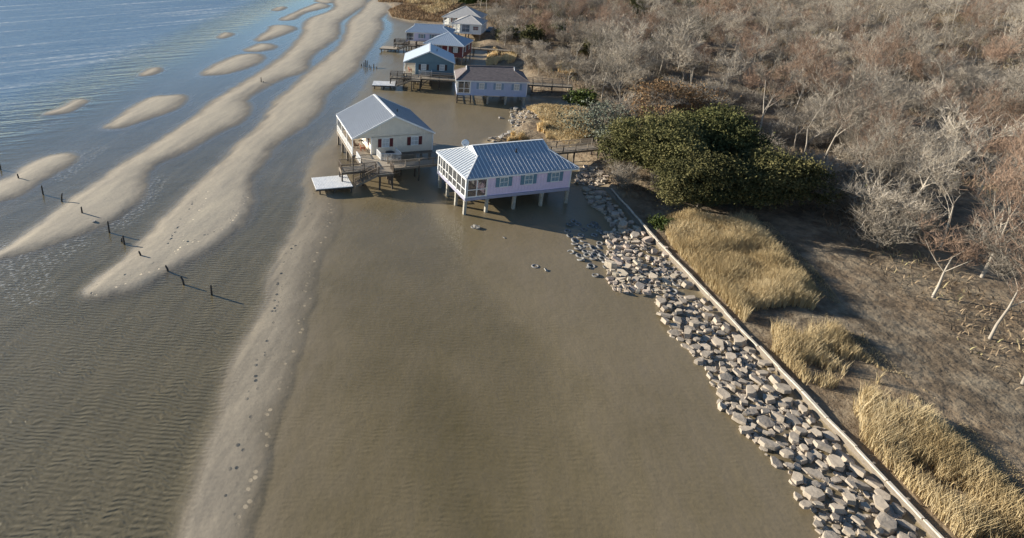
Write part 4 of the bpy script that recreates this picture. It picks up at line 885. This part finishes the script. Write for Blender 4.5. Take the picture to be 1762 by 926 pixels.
def evergreen(px, py, rx, ry, rz, m, label, group=None, name='evergreen_tree', ncl=150, per=70, ls=.16, cs=.8, trunk=True, base=None, zc=None, cat='tree', twigs=0):
    x, y = base or at(px, py); o = empty(name, (x, y, gz(x, y)[0] - .05), label=label, cat=cat, group=group)
    c_ = bpy.data.objects.new('crown' if trunk else 'foliage', leaf_crown(int(px * 7 + py), rx, ry, rz, ncl, per, m, ls, cs, zc)); C.objects.link(c_); c_.parent = o
    if trunk:
        mb = MB(); r_ = random.Random(int(px)); hh = zc or rz * .9; mb.cyl((0, 0, -.3), (.1, .1, hh * .6), .05 * rx + .06, .035 * rx + .04, 8)
        for k in range(6): a = k * 1.05 + r_.uniform(-.3, .3); q = r_.uniform(.4, .75); mb.cyl((.1, .1, hh * .55), (rx * q * math.cos(a), ry * q * math.sin(a), hh * r_.uniform(.8, 1.2)), .028 * rx + .03, .02, 6)
        t = mb.build('trunk', BARK, o); t.data.attributes.new('tint', 'FLOAT', 'POINT')
    return o
# live oak beside the reeds: two overlapping trees
evergreen(0, 0, 5.4, 4.8, 4.3, LEAFO, 'large dull green live oak beside the right end of the lavender house', None, 'live_oak', 380, 190, .095, 1.0, base=(39.0, 69.4), zc=4.6)
evergreen(0, 3, 5.0, 3.9, 3.2, LEAFO, 'olive green live oak hanging over the tan reeds and bulkhead', None, 'live_oak', 320, 180, .095, 1.0, base=(40.0, 61.4), zc=3.4)
evergreen(0, 5, 5.6, 5.0, 4.0, LEAFD, 'live oak at the right edge behind the two nearest the shore', None, 'live_oak', 380, 150, .11, 1.0, base=(46.8, 71.5), zc=5.0)
evergreen(0, 9, 4.6, 4.0, 3.0, LEAFO, 'olive live oak standing inland among the reeds', None, 'live_oak', 260, 130, .11, 1.0, base=(48.5, 62.5), zc=3.2)
evergreen(1137, 398, 1.1, .9, .7, LEAFG, 'small bright green bush at the bulkhead under the oaks', None, 'green_shrub', 40, 50, .10, .45, trunk=False, zc=.6, cat='shrub')
evergreen(1050, 215, 4.6, 4.0, 3.0, LEAFS, 'silver grey green tree at the end of the boardwalk', None, 'grey_green_tree', 120, 34, .12, 1.6, base=(37.6, 84.5), zc=3.3)
evergreen(1001, 186, 2.6, 2.0, 1.7, LEAFG, 'bright yellow green shrub beside the dirt bank', None, 'green_shrub', 90, 70, .13, .7, trunk=False, base=at(1000, 192), zc=1.5, cat='shrub')
evergreen(1150, 190, 6.4, 5.2, 2.7, LEAFR, 'wide rust orange tree above the live oaks', None, 'rust_tree', 230, 42, .12, 1.9, base=(52.8, 93.5), zc=4.0)
evergreen(1120, 210, 4.2, 3.4, 2.2, LEAFR, 'smaller rust brown tree below the wide orange one', None, 'rust_tree', 130, 40, .12, 1.7, base=(46.5, 88.5), zc=2.8)
for i, (px, py, r_, m, lb) in enumerate([(1028,92,2.9,LEAFD,'round green tree alone among the grey twigs'),(968,37,4.5,LEAFO,'olive evergreen near the top of the woods'),(988,34,3.4,LEAFD,'dark evergreen right of the olive one near the top'),
   (912,84,3.2,LEAFO,'dark green tree by the far boardwalk rail'),(925,72,3.0,LEAFD,'dark green tree with a pale fallen trunk over it'),(961,68,2.6,LEAFG,'yellow green bush in the woods behind the point'),
   (1190,24,7.0,LEAFG,'big bright green tree at the top right of the woods'),(1185,80,4.5,LEAFO,'olive tree at the right of the clearing'),(1102,92,2.8,LEAFD,'dark narrow tree at the edge of the clearing'),(1088,36,4.5,LEAFO,'dark tree group behind the clearing'),
   (845,14,4.6,LEAFD,'dark evergreen beyond the white house'),(806,12,3.0,LEAFG,'small green tree left of the white house peak'),(870,75,2.6,LEAFO,'dark bush under the trees by the white house'),(1070,5,5,LEAFD,'dark evergreen at the top edge of the woods'),
   (760,8,2.6,LEAFO,'small olive bush at the top of the marsh'),(1062,128,2.4,LEAFD,'dark shrub below the forked bare trees'),(1010,100,2.0,LEAFO,'small olive bush behind a pale trunk')]):
    evergreen(px, py, r_, r_ * .85, r_ * .8, m, lb, None, 'evergreen_tree', 110, 60, .17 + .01 * r_, .9)
for root in [o for o in C.objects if o.name.startswith(('rust_tree', 'grey_green_tree'))]:
    p = bpy.data.objects.new('branches', VARS[2][1]); C.objects.link(p); p.parent = root; p.scale = (1.25, 1.15, .62)
# big bare trees that stand out
for (px, py, v, s, lb) in [(988,126,0,1.0,'bare tree with a pale upright trunk behind the orange grass'),(1016,148,1,.85,'slim bare tree in front of the pale trunked one'),(1040,170,2,1.1,'wide bare tree with many pale limbs beside the green shrub'),
    (1069,152,3,1.0,'forked bare tree above the dark ditch'),(976,163,5,.8,'small leaning bare tree at the end of the dark boardwalk'),(1066,222,1,1.05,'tall bare tree rising in front of the rust tree'),(1034,178,3,.9,'bare tree with twin pale trunks at the green shrub'),
    (1188,168,2,1.25,'white barked bare tree at the right edge of the picture'),(1130,150,4,1.1,'broad silvery bare tree left of the white barked one'),(925,137,5,.6,'little grey bare tree by the dark boardwalk rail'),(1192,120,0,1.1,'pale bare tree above the white barked one'),
    (882,62,2,1.0,'bare tree spreading over the parked cars'),(848,62,0,.85,'mossy bare tree against the white house wall'),(868,86,5,1.0,'bare tree with grey moss right of the white house'),(1165,130,4,1.0,'bare tree with fan shaped crown near the right edge')]:
    put_tree(*at(px, py), VARS[v], s, lb, 'bare trees standing out in the woods')
WOODS = [at(*p) for p in [(792,-30),(800,8),(848,30),(858,60),(888,66),(930,86),(990,104),(1012,132),(1056,146),(1110,160),(1180,172),(1210,190)]] + [(62, 80), (56, 62), (50, 46), (47, 30), (60, 18), (120, 20), (320, 220), (330, 420), (120, 420)]
CLEAR = [W([(1068,64),(1078,48),(1112,50),(1112,66),(1100,82),(1080,76)]), W([(1096,90),(1150,88),(1150,108),(1100,106)]), W([(880,100),(965,118),(1010,146),(1060,152),(1090,176),(1000,172),(900,150)])]
def okw(x, y):
    if not inpoly((x, y), WOODS): return False
    return not any(inpoly((x, y), c_) for c_ in CLEAR)
cnt = 0; placed = [(38.6,70),(38.8,63.6),(46.8,71.5),(48.5,62.5),(52.5,93.5),(50.5,90.5)]
regions = ['behind the boardwalks', 'behind the clearing', 'in the deep woods at the top', 'by the right edge of the woods', 'in the woods right of the reeds']
cand = []
for _ in range(60000):
    # nearer trees are spaced wider apart in the open shore, closer in the wood
    rd = math.sqrt(rr.uniform(35 ** 2, 260 ** 2)); an = rr.uniform(5, 56)
    x, y = rd * math.sin(R(an)), rd * math.cos(R(an))
    if not okw(x, y): continue
    md = 5.0 if rd < 130 else 6.6
    if any((x - a) ** 2 + (y - b_) ** 2 < md * md for a, b_ in placed): continue
    placed.append((x, y)); cand.append((rd, x, y))
cand.sort(); near = cand[:265]; farc = cand[265:]
for rd, x, y in near:
    out = x > .275 * y * 1.02 and (x / max(y, 1)) > .577
    if out: lb, gp = 'bare tree in the woods beyond the right edge of the houses view', 'bare trees of the near wood on the right'
    elif rd < 130: lb, gp = 'grey brown bare tree among the nearest woods', 'bare trees of the nearest woods'
    elif rd < 180: lb, gp = 'bare tree in the middle of the grey woods', 'bare trees in the middle of the woods'
    else: lb, gp = 'bare tree in the far woods near the top', 'bare trees in the far woods'
    v = rr.choice(VARS) if rr.random() < .55 else rr.choice(RV)
    put_tree(x, y, v, rr.uniform(.62, 1.0), lb, gp)
# far wood: reads as one mass
def arr(me):
    v = np.empty(len(me.vertices) * 3, np.float32); me.vertices.foreach_get('co', v); f = np.empty(len(me.loops), np.int32); me.loops.foreach_get('vertex_index', f); t = np.empty(len(me.vertices), np.float32); me.attributes['tint'].data.foreach_get('value', t); return v.reshape(-1, 3), f.reshape(-1, 4), t
FAR = [bare_tree(60 + i, H=9.5, ntw=520, spread=.9) for i in range(4)]; FA = [(arr(a), arr(b_)) for a, b_ in FAR]
far_pts = [(x, y) for _, x, y in farc]
for _ in range(9000):
    if len(far_pts) > 520: break
    rd = math.sqrt(rr.uniform(255 ** 2, 420 ** 2)); an = rr.uniform(8, 54); x, y = rd * math.sin(R(an)), rd * math.cos(R(an))
    if okw(x, y): far_pts.append((x, y))
vs, fs, ts, k = [], [], [], 0
fz = gz([p[0] for p in far_pts], [p[1] for p in far_pts])
for (x, y), zz in zip(far_pts, fz):
    a = rr.uniform(0, 6.3); s = rr.uniform(.7, 1.15); ca, sa = math.cos(a) * s, math.sin(a) * s
    for v, f, t in FA[rr.randrange(4)]:
        q = np.stack([v[:, 0] * ca - v[:, 1] * sa + x, v[:, 0] * sa + v[:, 1] * ca + y, v[:, 2] * s + zz], 1)
        if t.size and False: pass
        q = q.astype(np.float32); vs.append(q); fs.append(f + k); ts.append(np.clip(t * .8 + rr.uniform(-.1, .3), 0, 1)); k += len(q)
fw_ = npmesh('far_woodland', np.concatenate(vs), np.concatenate(fs), TWIG, attr={'tint': np.concatenate(ts)}); tag(fw_, 'grey brown mass of bare woodland at the far top', 'woodland', kind='stuff')

# grass, reeds and brush: uncountable cover
def blades(name, pts, h, w_, m, label, cat, curve=.25, lean=.0, hs_=None):
    n_ = len(pts); P = np.array(pts, float); zg = gz(P[:, 0], P[:, 1]); a = rng.uniform(0, 2 * np.pi, n_); hh = h * rng.uniform(.55, 1.15, n_) * (1 if hs_ is None else hs_); ww = w_ * rng.uniform(.7, 1.3, n_)
    dx, dy = np.cos(a), np.sin(a); b2 = rng.uniform(0, 2 * np.pi, n_); kx = np.cos(b2) * hh * curve + lean * hh; ky = np.sin(b2) * hh * curve
    V = np.zeros((n_, 5, 3)); base = np.stack([P[:, 0], P[:, 1], zg - .03], 1); off = np.stack([dx * ww, dy * ww, 0 * ww], 1)
    V[:, 0] = base - off; V[:, 1] = base + off; mid = base + np.stack([kx * .35, ky * .35, hh * .6], 1); V[:, 2] = mid + off * .8; V[:, 3] = mid - off * .8; V[:, 4] = base + np.stack([kx, ky, hh], 1)
    i = np.arange(n_) * 5; Fq = np.stack([i, i + 1, i + 2, i + 3], 1); Ft = np.stack([i + 3, i + 2, i + 4, i + 4], 1)
    Vv = np.concatenate([V.reshape(-1, 3)]); T = np.repeat(np.clip(.5 + fbm(P[:, 0], P[:, 1], 3.5, 77) * 1.2 + rng.uniform(-.3, .3, n_), 0, 1), 5)
    me_v = np.zeros((n_, 6, 3)); me_v[:, :5] = V; me_v[:, 4] = V[:, 4] - off * .1; me_v[:, 5] = V[:, 4] + off * .1; i = np.arange(n_) * 6
    Fq = np.concatenate([np.stack([i, i + 1, i + 2, i + 3], 1), np.stack([i + 3, i + 2, i + 5, i + 4], 1)])
    T = np.repeat(T[::5], 6); o = npmesh(name, me_v.reshape(-1, 3), Fq, m, attr={'tint': T}); tag(o, label, cat, kind='stuff'); return o
REED = attr_mat('dry_tan_reeds', [(.28, .20, .10), (.52, .39, .20), (.68, .53, .30), (.74, .61, .38)], .85)
BRUSH = attr_mat('brown_brush', [(.07, .05, .032), (.17, .125, .08), (.28, .21, .135), (.30, .27, .13)], .9)
def fill(poly, n, clump=None):
    xs = [p[0] for p in poly]; ys = [p[1] for p in poly]; P = rng.uniform([min(xs), min(ys)], [max(xs), max(ys)], (n * 4, 2)); ok = sdist((P[:, 0], P[:, 1]), poly) > 0
    P = P[ok][:n * 3]
    if clump: P = P[fbm(P[:, 0], P[:, 1], clump, 91) > -.06]
    return P[:n]
REEDZ = [(32.5, 12), (32.8, 46), (33.3, 54), (34.4, 58.6), (36.5, 61), (40, 61), (46, 58), (44, 48), (40.5, 38), (40, 28), (37, 12)]
RP_ = np.concatenate([fill(REEDZ, 60000, 3.2), fill([(32.9, 43), (33.3, 54), (34.6, 58.8), (37.5, 58.5), (42, 55), (39, 43)], 45000)])
blades('reeds', RP_, 1.55, .013, REED, 'tall dry tan reeds behind the bulkhead on the right', 'reeds', .3, hs_=np.clip(sdist((RP_[:, 0] + .9, RP_[:, 1]), [(31.2, 10) if q[0] < 33.5 and q[1] < 20 else (q[0] - (1.4 if q[0] < 35 and q[1] < 59 else 0), q[1]) for q in REEDZ]) / 1.6, .12, 1) * (.55 + .6 * vnoise(RP_[:, 0], RP_[:, 1], 1.7, 8)))
P2 = np.concatenate([fill(W([(862,250),(880,241),(893,232),(905,226),(925,222),(938,230),(932,246),(905,248)]), 8000, 3), fill(W([(836,113),(838,101),(850,95),(862,99),(882,97),(888,106),(884,115)]), 4500, 1.7), fill(W([(958,132),(962,122),(990,124),(1000,134),(980,138)]), 4000)])
blades('reeds', P2, 1.7, .03, REED, 'golden reed clumps on the point and beside the houses', 'reeds', .25, hs_=np.clip(.35 + .75 * vnoise(P2[:, 0], P2[:, 1], 1.6, 5) , 0, 1))
P3 = np.concatenate([fill(W([(905,192),(960,192),(1010,200),(1020,240),(985,262),(955,248),(938,246),(935,222),(925,214)]), 26000)])
P4 = fill(W([(700,10),(720,20),(745,34),(768,22),(796,6),(790,-15),(690,-12)]), 12000, 9)
blades('marsh_grass', P4, 1.7, .07, REED, 'pale tan grass between the brown marsh and the white house', 'grass', .3)
blades('dry_grass', P3, .8, .03, REED, 'short dry orange tan grass on the small point', 'grass', .5)
MARSH = W([(650,4),(700,10),(668,20),(675,30),(705,37),(760,43),(775,25),(800,8),(790,-15),(660,-12)])
blades('marsh_grass', fill(MARSH, 42000), 1.0, .07, attr_mat('brown_marsh_grass', [(.12, .075, .04), (.24, .155, .085), (.40, .29, .17)], .9), 'brown and tan marsh grass at the far end of the beach', 'grass', .4)
BZ = [p for p in W([(780,-20),(800,20),(845,50),(845,72),(880,98),(905,120),(915,135),(985,150),(985,160),(1010,180),(1040,250),(1045,290),(1030,300),(1075,355)])] + [(33, 63.5), (36, 60.5), (44, 67), (52, 60), (46, 30), (50, 12), (110, 20), (260, 180), (260, 300), (90, 300)]
ptsB = fill(BZ, 120000, 9); rB = np.hypot(ptsB[:, 0], ptsB[:, 1])
blades('undergrowth', ptsB, .8, .045, BRUSH, 'brown brush and leaf litter covering the ground under the woods', 'undergrowth', .8, hs_=np.clip(rB / 110, .6, 1.5))
# bare shrubs
sh = 0
for _ in range(9000):
    if sh >= 230: break
    rd = rr.uniform(70, 185); an = rr.uniform(10, 48); x, y = rd * math.sin(R(an)), rd * math.cos(R(an))
    if not inpoly((x, y), BZ): continue
    o = empty('bare_shrub', (x, y, gz(x, y)[0] - .05), rr.uniform(0, 360), label='low bare twiggy shrub in the undergrowth of the shore woods', cat='shrub', group='bare shrubs in the undergrowth'); o.scale = (rr.uniform(.7, 1.2),) * 3
    p = bpy.data.objects.new('twigs', rr.choice(SHV)); C.objects.link(p); p.parent = o; sh += 1
# fallen logs
for (px, py, L, a, lb) in [(1000,160,6,-20,'pale fallen log beside the dark boardwalk end'),(1052,166,5,-35,'pale fallen trunk below the wide bare tree'),(985,146,4,-12,'thin fallen log in front of the slim bare tree'),(925,60,7,30,'pale trunk leaning over the dark green tree')]:
    x, y = at(px, py); o = empty('fallen_log', (x, y, gz(x, y)[0] + .15), a, label=lb, cat='log'); m = MB(); m.cyl((0, 0, 0), (L * .6, 0, .1), .17, .13, 8); m.cyl((L * .6, 0, .1), (L, .5, .25), .13, .06, 7); t = m.build('trunk', BARK, o)
    m = MB(); m.cyl((L * .55, 0, .1), (L * .75, -.7, .5), .06, .02, 6); m.cyl((L * .3, 0, .05), (L * .4, .6, .5), .05, .02, 6); m.build('branch', BARK, o)
# parked cars under the trees
CARP = {}
def car(px, py, yaw, col, label):
    x, y = at(px, py); o = empty('parked_car', (x, y, gz(x, y)[0]), yaw, label=label, cat='car', group='cars parked by the white house')
    pm = mat('car_paint_' + str(len(CARP)), col, .3, metal=.3); CARP[label] = 1
    m = MB(); prof = [(-2.2,.35),(-2.25,.75),(-2.1,.95),(-1.2,1.0),(2.0,.98),(2.2,.8),(2.2,.35)]; n_ = len(prof); m.add([(a, -.85, b_) for a, b_ in prof] + [(a, .85, b_) for a, b_ in prof], [tuple(range(n_)), tuple(range(n_, 2 * n_))[::-1]] + [(i, i + n_, (i + 1) % n_ + n_, (i + 1) % n_) for i in range(n_)]); m.build('body', pm, o)
    m = MB(); m.add([(-1.2, -.78, 1.0), (1.7, -.78, 1.0), (1.7, .78, 1.0), (-1.2, .78, 1.0), (-.6, -.62, 1.5), (1.3, -.62, 1.5), (1.3, .62, 1.5), (-.6, .62, 1.5)], [(0, 1, 5, 4), (1, 2, 6, 5), (2, 3, 7, 6), (3, 0, 4, 7)]); m.build('windows', GLASS, o)
    MB().box(-.62, 1.32, -.64, .64, 1.5, 1.55).build('roof', pm, o)
    for a in (-1.35, 1.35):
        for b_ in (-.88, .88): MB().cyl((a, b_ - .1, .33), (a, b_ + .1, .33), .33, n=16).build('wheel', DARKM, o)
car(861, 67, -20, (.03, .10, .30), 'blue car parked under bare trees right of the white house'); car(843, 60, 60, (.05, .12, .2), 'dark blue car beside the white house wall')
